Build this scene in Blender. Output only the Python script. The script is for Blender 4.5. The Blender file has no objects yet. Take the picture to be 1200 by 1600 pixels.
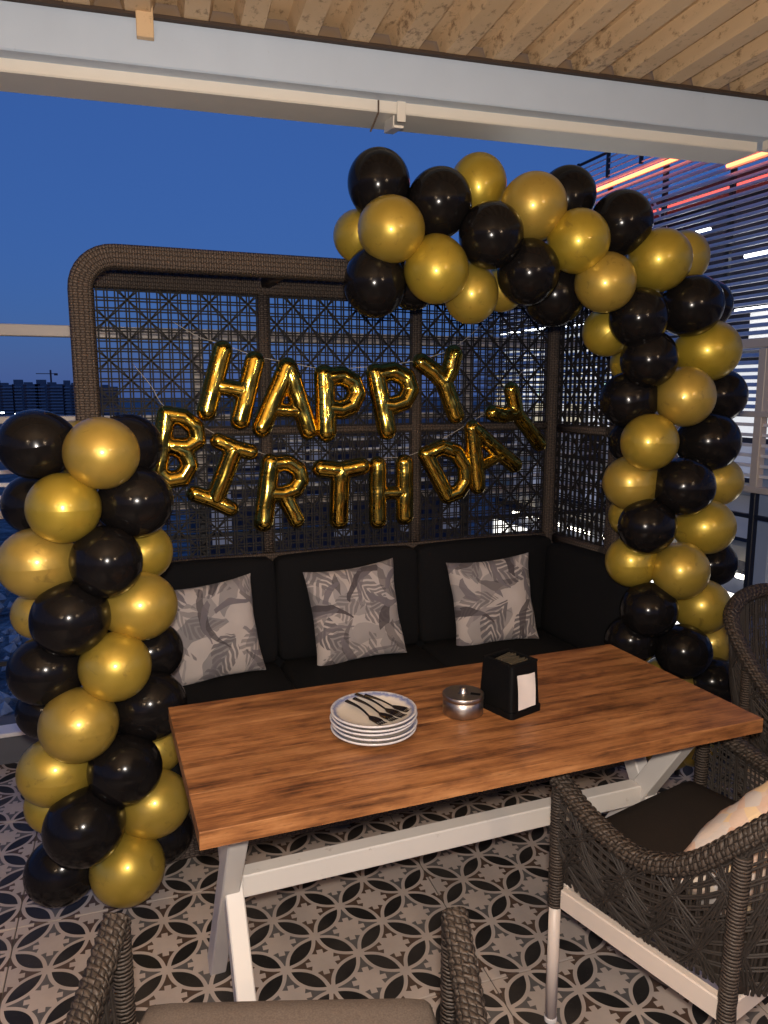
import bpy, math, random
import numpy as np
from mathutils import Vector, Matrix

R = math.radians
scene = bpy.context.scene
col = scene.collection
rng = random.Random(7)

# ------------------------------------------------------------------ camera
CAM_H, CAM_F, CAM_YAW, CAM_PITCH = 1.55, 1180.0, 21.0, 9.05
cd = bpy.data.cameras.new('camera')
cd.sensor_fit = 'VERTICAL'; cd.sensor_height = 36.0
cd.lens = CAM_F / 1600 * 36.0
cd.clip_start = 0.02; cd.clip_end = 6000
cam = bpy.data.objects.new('camera', cd); col.objects.link(cam)
cam.location = (0, 0, CAM_H)
cam.rotation_euler = (R(90 - CAM_PITCH), 0, R(-CAM_YAW))
scene.camera = cam

# ------------------------------------------------------------------ world: blue dusk sky
world = bpy.data.worlds.new('World'); scene.world = world
world.use_nodes = True
wn = world.node_tree; wn.nodes.clear()
wo = wn.nodes.new('ShaderNodeOutputWorld'); wb = wn.nodes.new('ShaderNodeBackground')
sky = wn.nodes.new('ShaderNodeTexSky'); sky.sky_type = 'NISHITA'; sky.sun_disc = False
sky.sun_elevation = R(3.0); sky.sun_rotation = R(200)
sky.air_density = 1.0; sky.dust_density = 0.6; sky.ozone_density = 4.0
tint = wn.nodes.new('ShaderNodeMix'); tint.data_type = 'RGBA'; tint.blend_type = 'MULTIPLY'
tint.inputs[0].default_value = 1.0
tint.inputs[7].default_value = (0.80, 0.74, 1.15, 1)
wn.links.new(sky.outputs[0], tint.inputs[6])
even = wn.nodes.new('ShaderNodeMix'); even.data_type = 'RGBA'      # the even blue of the hour after sunset
even.inputs[0].default_value = 0.72; even.inputs[7].default_value = (0.275, 0.77, 2.50, 1)
wn.links.new(tint.outputs[2], even.inputs[6])
wn.links.new(even.outputs[2], wb.inputs[0])
wb.inputs[1].default_value = 0.15
wn.links.new(wb.outputs[0], wo.inputs[0])

# ------------------------------------------------------------------ exposure
vs = scene.view_settings
vs.view_transform = 'Standard'; vs.look = 'None'; vs.gamma = 1.0; vs.exposure = 0.0
vs.use_curve_mapping = False

# ------------------------------------------------------------------ the phone's flash
ld = bpy.data.lights.new('flash_light', 'POINT'); ld.energy = 148; ld.color = (1.0, 0.90, 0.80)
ld.shadow_soft_size = 0.03
lo = bpy.data.objects.new('flash_light', ld); col.objects.link(lo); lo.location = (0.0, -0.02, 1.63)

# ------------------------------------------------------------------ pixel helpers (1200x1600 photo)
_y, _p = R(CAM_YAW), R(CAM_PITCH)
FW = Vector((math.sin(_y) * math.cos(_p), math.cos(_y) * math.cos(_p), -math.sin(_p)))
RT = Vector((math.cos(_y), -math.sin(_y), 0)); UP = RT.cross(FW)
CO = Vector((0, 0, CAM_H))
def ray(x, y): return FW + RT * ((x - 600) / CAM_F) - UP * ((y - 800) / CAM_F)
def ony(x, y, Y): d = ray(x, y); return CO + d * (Y / d.y)
def onx(x, y, X): d = ray(x, y); return CO + d * (X / d.x)
def onz(x, y, z): d = ray(x, y); return CO + d * ((z - CAM_H) / d.z)

# ------------------------------------------------------------------ mesh helpers
class MB:
    def __init__(s): s.v = []; s.f = []; s.uv = []
    def add(s, vs, fs, uvs=None):
        o = len(s.v); s.v += [tuple(p) for p in vs]
        s.uv += list(uvs) if uvs is not None else [(0.0, 0.0)] * len(vs)
        s.f += [tuple(i + o for i in f) for f in fs]
    def mesh(s, name, smooth=False):
        me = bpy.data.meshes.new(name); me.from_pydata(s.v, [], s.f)
        ul = me.uv_layers.new(name='UVMap')
        li = np.empty(len(me.loops), dtype=np.int32); me.loops.foreach_get('vertex_index', li)
        ul.data.foreach_set('uv', np.array(s.uv, dtype=np.float32)[li].ravel())
        if smooth: me.polygons.foreach_set('use_smooth', [True] * len(me.polygons))
        me.update(); return me

def cbox(mb, c, s, ch=0.003, M=None):
    """box with chamfered edges, centre c, full size s"""
    c = Vector(c); h = [x / 2 for x in s]; ch = min(ch, min(h) * 0.45)
    vs = []; idx = {}
    for sx in (-1, 1):
        for sy in (-1, 1):
            for sz in (-1, 1):
                for a in range(3):
                    p = [sx * (h[0] - ch), sy * (h[1] - ch), sz * (h[2] - ch)]
                    p[a] += (sx, sy, sz)[a] * ch
                    idx[(sx, sy, sz, a)] = len(vs); vs.append(Vector(p))
    fs = []
    for a in range(3):
        b, d = (a + 1) % 3, (a + 2) % 3
        for sg in (-1, 1):
            q = []
            for (u, w) in ((-1, -1), (1, -1), (1, 1), (-1, 1)):
                k = [0, 0, 0]; k[a] = sg; k[b] = u; k[d] = w
                q.append(idx[(*k, a)])
            fs.append(q if sg > 0 else q[::-1])
    for a in range(3):
        b, d = (a + 1) % 3, (a + 2) % 3
        for u in (-1, 1):
            for w in (-1, 1):
                k0 = [0, 0, 0]; k1 = [0, 0, 0]
                k0[a] = -1; k1[a] = 1
                k0[b] = k1[b] = u; k0[d] = k1[d] = w
                q = [idx[(*k0, b)], idx[(*k1, b)], idx[(*k1, d)], idx[(*k0, d)]]
                fs.append(q if u * w > 0 else q[::-1])
    for sx in (-1, 1):
        for sy in (-1, 1):
            for sz in (-1, 1):
                q = [idx[(sx, sy, sz, a)] for a in range(3)]
                fs.append(q if sx * sy * sz > 0 else q[::-1])
    out = [(M @ v if M is not None else v) + c for v in vs]
    mb.add(out, fs, [(p.x, p.z) for p in vs])

def frames(pts, closed=False):
    pts = [Vector(p) for p in pts]; n = len(pts); T = []
    for i in range(n):
        a = pts[i - 1] if i > 0 else pts[0]; b = pts[i + 1] if i < n - 1 else pts[-1]
        t = b - a
        T.append(t.normalized() if t.length > 1e-9 else Vector((0, 0, 1)))
    ref = Vector((0, 0, 1)) if abs(T[0].z) < 0.9 else Vector((0, 1, 0))
    N = [(ref - T[0] * ref.dot(T[0])).normalized()]
    for i in range(1, n):
        v = N[-1] - T[i] * N[-1].dot(T[i]); N.append(v.normalized())
    return pts, T, N

def sweep(mb, pts, prof, scale=None, caps=True):
    """sweep a closed 2-D profile along a path, uv in metres"""
    pts, T, N = frames(pts); k = len(prof)
    per = [0.0]
    for i in range(k):
        a = prof[i]; b = prof[(i + 1) % k]; per.append(per[-1] + math.hypot(b[0] - a[0], b[1] - a[1]))
    vs = []; uv = []; L = 0.0
    for i, p in enumerate(pts):
        if i: L += (p - pts[i - 1]).length
        B = T[i].cross(N[i]); sc = scale[i] if scale else 1.0
        for j in range(k + 1):
            a = prof[j % k]; vs.append(p + N[i] * (a[0] * sc) + B * (a[1] * sc)); uv.append((per[j], L))
    fs = []
    for i in range(len(pts) - 1):
        for j in range(k):
            a = i * (k + 1) + j; fs.append((a, a + 1, a + k + 2, a + k + 1))
    if caps:
        fs.append(tuple(range(k))[::-1]); o = (len(pts) - 1) * (k + 1); fs.append(tuple(range(o, o + k)))
    mb.add(vs, fs, uv)

def circ(r, n=10): return [(r * math.cos(2 * math.pi * i / n), r * math.sin(2 * math.pi * i / n)) for i in range(n)]
def rrect(w, h, r, n=3):
    o = []
    for (cx, cy, a0) in ((w / 2 - r, h / 2 - r, 0), (-w / 2 + r, h / 2 - r, 90), (-w / 2 + r, -h / 2 + r, 180), (w / 2 - r, -h / 2 + r, 270)):
        for i in range(n + 1):
            a = R(a0 + 90 * i / n); o.append((cx + r * math.cos(a), cy + r * math.sin(a)))
    return o
def tube(mb, pts, r, n=8, caps=True, scale=None): sweep(mb, pts, circ(r, n), scale, caps)
def spline(P, n=8):
    P = [Vector(p) for p in P]; out = []
    for i in range(len(P) - 1):
        a = P[max(i - 1, 0)]; b = P[i]; c = P[i + 1]; d = P[min(i + 2, len(P) - 1)]
        for k in range(n):
            t = k / n
            out.append(0.5 * ((2 * b) + (c - a) * t + (2 * a - 5 * b + 4 * c - d) * t * t + (3 * b - a - 3 * c + d) * t ** 3))
    out.append(P[-1]); return out
def lathe(mb, prof, n=48, c=(0, 0, 0)):
    vs = []; fs = []; uv = []
    for i in range(n + 1):
        a = 2 * math.pi * i / n
        for j, (r, z) in enumerate(prof): vs.append((c[0] + r * math.cos(a), c[1] + r * math.sin(a), c[2] + z)); uv.append((a, z))
    k = len(prof)
    for i in range(n):
        for j in range(k - 1):
            a = i * k + j; fs.append((a, a + k, a + k + 1, a + 1))
    mb.add(vs, fs, uv)
def rbox(mb, c, s, r, n=8, bulge=0.0, M=None, ns=0.0):
    """soft cushion: rounded box with crowned faces"""
    c = Vector(c); h = Vector(s) / 2
    for a in range(3):
        b, d = (a + 1) % 3, (a + 2) % 3
        for sg in (-1, 1):
            vs = []; fs = []
            for i in range(n + 1):
                for j in range(n + 1):
                    u = math.sin((i / n * 2 - 1) * math.pi / 2); w = math.sin((j / n * 2 - 1) * math.pi / 2)
                    p = Vector((0, 0, 0)); p[a] = sg * h[a]; p[b] = u * h[b]; p[d] = w * h[d]
                    q = Vector([max(-(h[k] - r), min(h[k] - r, p[k])) for k in range(3)])
                    e = p - q
                    if e.length > 1e-9: p = q + e.normalized() * r
                    p[a] += sg * bulge * (1 - u * u) * (1 - w * w)
                    vs.append((M @ p if M is not None else p) + c)
            for i in range(n):
                for j in range(n):
                    q = (i * (n + 1) + j, (i + 1) * (n + 1) + j, (i + 1) * (n + 1) + j + 1, i * (n + 1) + j + 1)
                    fs.append(q if sg > 0 else q[::-1])
            mb.add(vs, fs)

def obj(name, me, mat, parent=None, loc=None, rot=None):
    if isinstance(me, MB): me = me.mesh(name)
    o = bpy.data.objects.new(name, me); col.objects.link(o)
    if mat is not None and not me.materials: me.materials.append(mat)
    if parent is not None: o.parent = parent
    if loc is not None: o.location = loc
    if rot is not None: o.rotation_euler = rot
    return o
def tag(o, label=None, cat=None, group=None, kind=None):
    if label: o['label'] = label
    if cat: o['category'] = cat
    if group: o['group'] = group
    if kind: o['kind'] = kind
    return o
def empty(name, loc=(0, 0, 0), rz=0.0):
    o = bpy.data.objects.new(name, None); col.objects.link(o); o.location = loc; o.rotation_euler = (0, 0, rz)
    o.empty_display_size = 0.1
    return o
def local(mb, loc):
    """move a world-space build into the frame of an unrotated parent"""
    l = Vector(loc); mb.v = [tuple(Vector(p) - l) for p in mb.v]; return mb

# ------------------------------------------------------------------ material helpers
class NT:
    def __init__(s, name):
        s.m = bpy.data.materials.new(name); s.m.use_nodes = True
        s.t = s.m.node_tree; s.b = s.t.nodes['Principled BSDF']; s.out = s.t.nodes['Material Output']
    def n(s, typ, **kw):
        o = s.t.nodes.new(typ)
        for k, v in kw.items(): setattr(o, k, v)
        return o
    def l(s, a, b): s.t.links.new(a, b)
    def math(s, op, a, b=None, c=None):
        o = s.n('ShaderNodeMath', operation=op)
        for i, x in enumerate((a, b, c)):
            if x is None: continue
            if isinstance(x, (int, float)): o.inputs[i].default_value = x
            else: s.l(x, o.inputs[i])
        return o.outputs[0]
    def mix(s, f, a, b, blend='MIX'):
        o = s.n('ShaderNodeMix', data_type='RGBA', blend_type=blend)
        for sock, x in ((0, f), (6, a), (7, b)):
            if isinstance(x, (int, float)): o.inputs[sock].default_value = x
            elif isinstance(x, tuple): o.inputs[sock].default_value = (*x[:3], 1)
            else: s.l(x, o.inputs[sock])
        return o.outputs[2]
    def coord(s, which='Object'):
        return s.n('ShaderNodeTexCoord').outputs[which]
    def mapping(s, v, scale=(1, 1, 1), rot=(0, 0, 0), loc=(0, 0, 0)):
        o = s.n('ShaderNodeMapping'); s.l(v, o.inputs[0])
        o.inputs['Scale'].default_value = scale; o.inputs['Rotation'].default_value = rot; o.inputs['Location'].default_value = loc
        return o.outputs[0]
    def noise(s, v, scale, detail=4, rough=0.55, out=0, dist=0.0):
        o = s.n('ShaderNodeTexNoise'); s.l(v, o.inputs['Vector'])
        o.inputs['Scale'].default_value = scale; o.inputs['Detail'].default_value = detail
        o.inputs['Roughness'].default_value = rough; o.inputs['Distortion'].default_value = dist
        return o.outputs[out]
    def ramp(s, f, stops):
        o = s.n('ShaderNodeValToRGB'); s.l(f, o.inputs[0]); e = o.color_ramp.elements
        while len(e) < len(stops): e.new(0.5)
        for i, (p, c) in enumerate(stops): e[i].position = p; e[i].color = (*c[:3], 1) if len(c) >= 3 else (c[0],) * 3 + (1,)
        return o.outputs[0]
    def bump(s, h, strength=0.3, dist=0.01, normal=None):
        o = s.n('ShaderNodeBump'); s.l(h, o.inputs['Height']); o.inputs['Strength'].default_value = strength
        o.inputs['Distance'].default_value = dist
        if normal is not None: s.l(normal, o.inputs['Normal'])
        s.l(o.outputs[0], s.b.inputs['Normal']); return o.outputs[0]
    def set(s, **kw):
        for k, v in kw.items():
            i = s.b.inputs[k]
            if isinstance(v, (int, float)): i.default_value = v
            elif isinstance(v, tuple): i.default_value = (*v[:3], 1) if len(i.default_value) == 4 else v
            else: s.l(v, i)
        return s
G3 = lambda v: (v, v, v)

def plain(name, c, rough=0.5, metal=0.0, var=0.12, scale=14, bump=0.0, bscale=80):
    k = NT(name); v = k.coord()
    f = k.noise(v, scale, 5)
    k.set(**{'Base Color': k.mix(f, tuple(x * (1 - var) for x in c), tuple(min(1, x * (1 + var)) for x in c)), 'Roughness': rough, 'Metallic': metal})
    if bump: k.bump(k.noise(v, bscale, 3), bump, 0.004)
    return k.m
def emit(name, c, s):
    k = NT(name); k.set(**{'Base Color': (0.5, 0.5, 0.5), 'Emission Color': c, 'Emission Strength': s}); return k.m

MAT = {}
# floor tile: printed pattern of petals and small chevrons, three repeats a tile
TILE = 0.615
def mat_tile():
    k = NT('patterned_tile'); co = k.coord(); sep = k.n('ShaderNodeSeparateXYZ'); k.l(co, sep.inputs[0])
    s = 3.0 / TILE
    u = k.math('MULTIPLY', k.math('ADD', sep.outputs[0], TILE / 2), s); v = k.math('MULTIPLY', k.math('ADD', sep.outputs[1], TILE / 2), s)
    a = k.math('SUBTRACT', k.math('ADD', u, v), 0.5); b = k.math('SUBTRACT', k.math('SUBTRACT', u, v), 0.5)
    def lens(along, across, W, m):
        t = k.math('FRACT', along)
        d = k.math('ABSOLUTE', k.math('SUBTRACT', across, k.math('ROUND', across)))
        q = k.math('MULTIPLY', k.math('SUBTRACT', t, m), k.math('SUBTRACT', 1 - m, t))
        w = k.math('MULTIPLY', q, W / (0.5 - m) ** 2)
        return k.math('LESS_THAN', d, w)
    pet = k.math('MAXIMUM', lens(a, b, 0.140, 0.115), lens(b, a, 0.140, 0.115))
    ring = k.math('MAXIMUM', lens(a, b, 0.212, -0.01), lens(b, a, 0.212, -0.01)); free = k.math('SUBTRACT', 1.0, ring)
    # chevron marks round every node, on the tile's own axes
    def marks(u, v, ou, ov):
        du = k.math('SUBTRACT', k.math('SUBTRACT', u, ou), k.math('ROUND', k.math('SUBTRACT', u, ou)))
        dv = k.math('SUBTRACT', k.math('SUBTRACT', v, ov), k.math('ROUND', k.math('SUBTRACT', v, ov)))
        def one(p, q):
            p = k.math('ABSOLUTE', p); q = k.math('ABSOLUTE', q)
            m = k.math('MULTIPLY', free, k.math('LESS_THAN', k.math('ADD', p, k.math('MULTIPLY', q, 0.30)), 0.360))
            m = k.math('MULTIPLY', m, k.math('GREATER_THAN', p, k.math('ADD', 0.075, q)))
            notch = k.math('MULTIPLY', k.math('GREATER_THAN', p, 0.272), k.math('LESS_THAN', q, 0.042))
            return k.math('MULTIPLY', m, k.math('SUBTRACT', 1.0, notch))
        return one(du, dv), one(dv, du)
    m1, m2 = marks(u, v, 0.5, 0.0); m3, m4 = marks(u, v, 0.0, 0.5)
    brown = k.math('MAXIMUM', m1, m4); grey = k.math('MAXIMUM', m2, m3)
    n1 = k.noise(co, 9, 5); n2 = k.noise(co, 60, 4)
    oi = k.n('ShaderNodeObjectInfo')
    base = k.mix(n1, (0.42, 0.345, 0.295), (0.53, 0.445, 0.385))
    base = k.mix(k.math('MULTIPLY', oi.outputs['Random'], 0.35), base, (0.40, 0.345, 0.305))
    c = k.mix(brown, base, k.mix(n2, (0.060, 0.034, 0.022), (0.095, 0.058, 0.040)))
    c = k.mix(grey, c, k.mix(n2, (0.075, 0.070, 0.068), (0.125, 0.115, 0.112)))
    spk = k.math('GREATER_THAN', k.noise(co, 260, 2), 0.70)
    c = k.mix(pet, c, k.mix(spk, (0.012, 0.011, 0.010), (0.08, 0.07, 0.06)))
    dirt = k.ramp(k.noise(co, 3.2, 6, 0.65), [(0.42, G3(0.0)), (0.72, G3(1.0))])
    c = k.mix(k.math('MULTIPLY', dirt, 0.28), c, (0.12, 0.10, 0.085))
    k.set(**{'Base Color': c, 'Roughness': k.math('ADD', 0.42, k.math('MULTIPLY', n1, 0.25)), 'Specular IOR Level': 0.4})
    k.bump(n2, 0.05, 0.002)
    return k.m
MAT['tile'] = mat_tile()
MAT['grout'] = plain('grout', (0.10, 0.085, 0.075), 0.9)

def mat_wood():
    k = NT('oiled_wood'); co = k.coord(); oi = k.n('ShaderNodeObjectInfo')
    off = k.n('ShaderNodeVectorMath', operation='ADD'); k.l(co, off.inputs[0])
    cmb = k.n('ShaderNodeCombineXYZ'); k.l(k.math('MULTIPLY', oi.outputs['Random'], 7.0), cmb.inputs[0]); k.l(k.math('MULTIPLY', oi.outputs['Random'], 3.0), cmb.inputs[1])
    k.l(cmb.outputs[0], off.inputs[1]); v = off.outputs[0]
    st = k.mapping(v, (2.2, 10, 10)); warp = k.noise(st, 1.6, 4, 0.6)
    st2 = k.mapping(v, (3, 95, 60)); fine = k.noise(st2, 2.0, 5, 0.65)
    wv = k.n('ShaderNodeTexWave', wave_type='BANDS', bands_direction='Y'); k.l(k.mapping(v, (0.7, 5.5, 5.5)), wv.inputs[0])
    wv.inputs['Scale'].default_value = 1.3; wv.inputs['Distortion'].default_value = 9; wv.inputs['Detail'].default_value = 4; wv.inputs['Detail Scale'].default_value = 1.4
    f = k.math('ADD', k.math('MULTIPLY', warp, 0.62), k.math('ADD', k.math('MULTIPLY', wv.outputs[1], 0.07), k.math('ADD', k.math('MULTIPLY', fine, 0.46), k.math('MULTIPLY', k.math('SUBTRACT', k.noise(k.mapping(v, (7, 16, 16)), 1.6, 6, 0.7), 0.5), 0.34))))
    c = k.ramp(f, [(0.40, (0.050, 0.019, 0.008)), (0.50, (0.150, 0.058, 0.020)), (0.60, (0.255, 0.105, 0.036)), (0.74, (0.37, 0.172, 0.066))])
    hsv = k.n('ShaderNodeHueSaturation'); k.l(c, hsv.inputs['Color']); k.l(k.math('ADD', 0.74, k.math('MULTIPLY', oi.outputs['Random'], 0.5)), hsv.inputs['Value'])
    knots = k.ramp(k.noise(k.mapping(v, (5, 14, 14)), 1.5, 3, 0.7), [(0.62, G3(0)), (0.74, G3(1))])
    c = k.mix(k.math('MULTIPLY', knots, 0.6), hsv.outputs[0], (0.055, 0.022, 0.010))
    pores = k.ramp(k.noise(k.mapping(v, (9, 190, 100)), 2.2, 3, 0.6), [(0.60, G3(0)), (0.70, G3(1))])
    c = k.mix(k.math('MULTIPLY', pores, 0.55), c, (0.05, 0.02, 0.009))
    k.set(**{'Base Color': c, 'Roughness': k.math('ADD', 0.36, k.math('MULTIPLY', fine, 0.2)), 'Specular IOR Level': 0.4})
    k.bump(k.math('ADD', fine, k.math('MULTIPLY', pores, -0.6)), 0.12, 0.002); return k.m
MAT['wood'] = mat_wood()

def mat_paint(name, c, worn=(0.25, 0.2, 0.16), amt=0.35, rough=0.42, spots=True):
    k = NT(name); co = k.coord('Object')
    n = k.noise(co, 7, 5); sp = k.ramp(k.noise(co, 34, 4, 0.7), [(0.66, G3(0)), (0.74, G3(1))])
    cc = k.mix(n, tuple(x * 0.9 for x in c), c)
    if spots: cc = k.mix(k.math('MULTIPLY', sp, amt), cc, worn)
    k.set(**{'Base Color': cc, 'Roughness': rough}); k.bump(k.noise(co, 120, 2), 0.05, 0.002); return k.m
MAT['white_table'] = mat_paint('white_table_paint', (0.68, 0.64, 0.60))
MAT['cream_chair'] = mat_paint('cream_chair_paint', (0.66, 0.57, 0.50), amt=0.15)
MAT['beam'] = mat_paint('pale_blue_white_paint', (0.52, 0.61, 0.73), (0.22, 0.22, 0.2), 0.22)
MAT['beam_low'] = mat_paint('ivory_paint', (0.80, 0.75, 0.66), (0.3, 0.25, 0.18), 0.25, 0.3)
MAT['rail_cream'] = mat_paint('cream_rail_paint', (0.55, 0.47, 0.38), (0.3, 0.18, 0.1), 0.3)
MAT['slat_white'] = mat_paint('white_slat_paint', (0.78, 0.74, 0.70), amt=0.2)
MAT['black_metal'] = plain('black_metal', (0.012, 0.012, 0.014), 0.45)
MAT['pillar'] = mat_paint('blue_grey_paint', (0.33, 0.40, 0.50), amt=0.1)

def mat_ceiling():
    k = NT('tan_corrugated_sheet'); co = k.coord(); sep = k.n('ShaderNodeSeparateXYZ'); k.l(co, sep.inputs[0])
    n = k.noise(co, 5, 5); base = k.mix(n, (0.60, 0.41, 0.225), (0.70, 0.50, 0.30))
    sp = k.noise(k.mapping(co, (1, 0.55, 1)), 42, 6, 0.75)
    # rust gathers towards the eaves end of the sheet and in patches
    edge = k.math('MULTIPLY', k.math('ADD', sep.outputs[1], 0.75), 0.13)
    patch = k.noise(co, 2.3, 3)
    f = k.math('ADD', sp, k.math('ADD', k.math('MAXIMUM', edge, -0.06), k.math('MULTIPLY', k.math('SUBTRACT', patch, 0.5), 0.22)))
    rust = k.ramp(f, [(0.62, G3(0)), (0.76, G3(1))])
    k.set(**{'Base Color': k.mix(k.math('MULTIPLY', rust, 0.85), base, k.mix(sp, (0.11, 0.05, 0.02), (0.21, 0.11, 0.05))), 'Roughness': 0.55})
    k.bump(sp, 0.08, 0.003); return k.m
MAT['ceiling'] = mat_ceiling()

def mat_weave(name, c1, c2, su=0.012, sv=0.007, skew=0.0, coil=False, bump=0.9):
    """wicker laid along the swept uv (metres): basket weave, or a plain coil"""
    k = NT(name); uv = k.coord('UV'); sp = k.n('ShaderNodeSeparateXYZ'); k.l(uv, sp.inputs[0])
    wob = k.math('MULTIPLY', k.math('SUBTRACT', k.noise(uv, 120, 2), 0.5), 0.5)
    v = k.math('ADD', k.math('DIVIDE', sp.outputs[1], sv), wob)
    v = k.math('ADD', v, k.math('MULTIPLY', sp.outputs[0], skew / sv)); u = k.math('ADD', k.math('DIVIDE', sp.outputs[0], su), wob)
    def hump(x): return k.math('SINE', k.math('MULTIPLY', k.math('FRACT', x), math.pi))
    if coil: h = hump(v); par = k.math('FRACT', k.math('MULTIPLY', k.math('FLOOR', v), 0.37))
    else:
        par = k.math('FLOORED_MODULO', k.math('ADD', k.math('FLOOR', u), k.math('FLOOR', v)), 2.0)
        h = k.math('ADD', k.math('MULTIPLY', par, k.math('MULTIPLY', hump(u), k.math('POWER', hump(v), 0.25))), k.math('MULTIPLY', k.math('SUBTRACT', 1.0, par), k.math('MULTIPLY', hump(v), k.math('POWER', hump(u), 0.25))))
    n = k.noise(k.coord(), 45, 4, 0.65)
    c = k.mix(k.math('ADD', k.math('MULTIPLY', par, 0.55), k.math('MULTIPLY', n, 0.45)), c1, c2)
    c = k.mix(k.math('POWER', k.math('SUBTRACT', 1.0, h), 3.0), c, (0.006, 0.0045, 0.0035))
    k.set(**{'Base Color': c, 'Roughness': k.math('ADD', 0.42, k.math('MULTIPLY', n, 0.25)), 'Specular IOR Level': 0.35})
    k.bump(h, bump, 0.004); return k.m
MAT['weave'] = mat_weave('brown_wicker_weave', (0.125, 0.094, 0.074), (0.066, 0.048, 0.038), 0.0155, 0.0080)
MAT['wrap'] = mat_weave('brown_wicker_wrap', (0.075, 0.056, 0.045), (0.046, 0.034, 0.027), 0.05, 0.0075, 0.0, True)
MAT['braid'] = mat_weave('brown_wicker_braid', (0.078, 0.058, 0.045), (0.034, 0.025, 0.019), 0.0130, 0.0105, 0.45)
MAT['strand'] = plain('dark_wicker_strand', (0.0075, 0.0055, 0.0045), 0.7, 0, 0.4, 40)
MAT['chair_strand'] = plain('brown_chair_strand', (0.022, 0.016, 0.0125), 0.7, 0, 0.45, 60)

def mat_fabric(name, c, c2=None, rough=0.95, sc=420):
    k = NT(name); co = k.coord(); n = k.noise(co, 4, 5); t = k.noise(k.mapping(co, (1, 1, 1)), sc, 2, 0.5)
    c2 = c2 or tuple(x * 1.6 for x in c)
    cc = k.mix(t, c, c2); cc = k.mix(k.math('MULTIPLY', n, 0.35), cc, tuple(x * 0.55 for x in c))
    k.set(**{'Base Color': cc, 'Roughness': rough, 'Sheen Weight': 0.0, 'Specular IOR Level': 0.15})
    k.bump(t, 0.35, 0.002); return k.m
MAT['sofa'] = mat_fabric('charcoal_sofa_fabric', (0.0075, 0.0075, 0.0085))
MAT['seat_taupe'] = mat_fabric('taupe_seat_fabric', (0.095, 0.073, 0.060), (0.235, 0.188, 0.158), sc=300)
MAT['seat_dark'] = mat_fabric('dark_brown_seat_fabric', (0.017, 0.0125, 0.010), (0.036, 0.027, 0.022), sc=300)

def mat_leaf():
    """off-white cotton printed with grey and mauve leaves"""
    k = NT('leaf_print_cotton'); co = k.coord(); oi = k.n('ShaderNodeObjectInfo')
    add = k.n('ShaderNodeVectorMath', operation='ADD'); k.l(co, add.inputs[0])
    cm = k.n('ShaderNodeCombineXYZ'); k.l(k.math('MULTIPLY', oi.outputs['Random'], 9.0), cm.inputs[0]); k.l(k.math('MULTIPLY', oi.outputs['Random'], 5.0), cm.inputs[2]); k.l(cm.outputs[0], add.inputs[1])
    base = k.mix(k.noise(co, 8, 3), (0.50, 0.445, 0.42), (0.58, 0.52, 0.50)); c = base
    def layer(c, scale, L, W, colr, seed, veins=False):
        m = k.mapping(add.outputs[0], (1, 0.001, 1), (0, 0, 0), (seed, 0, seed * 1.7))
        w = k.noise(m, 9, 2, out=1); sub = k.n('ShaderNodeVectorMath', operation='MULTIPLY_ADD'); k.l(w, sub.inputs[0]); sub.inputs[1].default_value = (0.05, 0, 0.05); k.l(m, sub.inputs[2])
        vo = k.n('ShaderNodeTexVoronoi', feature='F1', voronoi_dimensions='3D'); k.l(sub.outputs[0], vo.inputs['Vector']); vo.inputs['Scale'].default_value = scale
        d = k.n('ShaderNodeVectorMath', operation='SUBTRACT'); k.l(sub.outputs[0], d.inputs[0]); k.l(vo.outputs['Position'], d.inputs[1])
        sp = k.n('ShaderNodeSeparateXYZ'); k.l(d.outputs[0], sp.inputs[0])
        rc = k.n('ShaderNodeSeparateColor'); k.l(vo.outputs['Color'], rc.inputs[0])
        an = k.math('MULTIPLY', rc.outputs[0], 3.1416)
        ca = k.math('COSINE', an); sa = k.math('SINE', an)
        p = k.math('ADD', k.math('MULTIPLY', sp.outputs[0], ca), k.math('MULTIPLY', sp.outputs[2], sa))
        q = k.math('SUBTRACT', k.math('MULTIPLY', sp.outputs[2], ca), k.math('MULTIPLY', sp.outputs[0], sa))
        q = k.math('ADD', q, k.math('MULTIPLY', k.math('MULTIPLY', p, p), 4.0))
        lim = k.math('MULTIPLY', k.math('SUBTRACT', 1.0, k.math('POWER', k.math('ABSOLUTE', k.math('DIVIDE', p, L)), 1.6)), W)
        msk = k.math('LESS_THAN', k.math('ABSOLUTE', q), lim)
        tone = k.math('ADD', 0.55, k.math('MULTIPLY', rc.outputs[1], 0.45))
        if veins:
            ph = k.math('ADD', k.math('MULTIPLY', p, 210.0), k.math('MULTIPLY', k.math('ABSOLUTE', q), 260.0))
            tone = k.math('MULTIPLY', tone, k.math('GREATER_THAN', k.math('SINE', ph), -0.35))
        return k.mix(k.math('MULTIPLY', msk, tone), c, colr)
    c = layer(c, 6.5, 0.16, 0.038, (0.29, 0.27, 0.275), 0.3)
    c = layer(c, 6.0, 0.17, 0.050, (0.17, 0.155, 0.165), 2.1, True)
    c = layer(c, 5.5, 0.15, 0.019, (0.085, 0.072, 0.08), 4.4)
    c = layer(c, 7.0, 0.13, 0.013, (0.19, 0.17, 0.19), 7.7)
    k.set(**{'Base Color': c, 'Roughness': 0.9, 'Specular IOR Level': 0.2, 'Sheen Weight': 0.1})
    k.bump(k.math('ADD', k.noise(co, 350, 2), k.math('MULTIPLY', k.noise(co, 16, 3), 3.0)), 0.25, 0.004); return k.m
MAT['leaf'] = mat_leaf()
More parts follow.
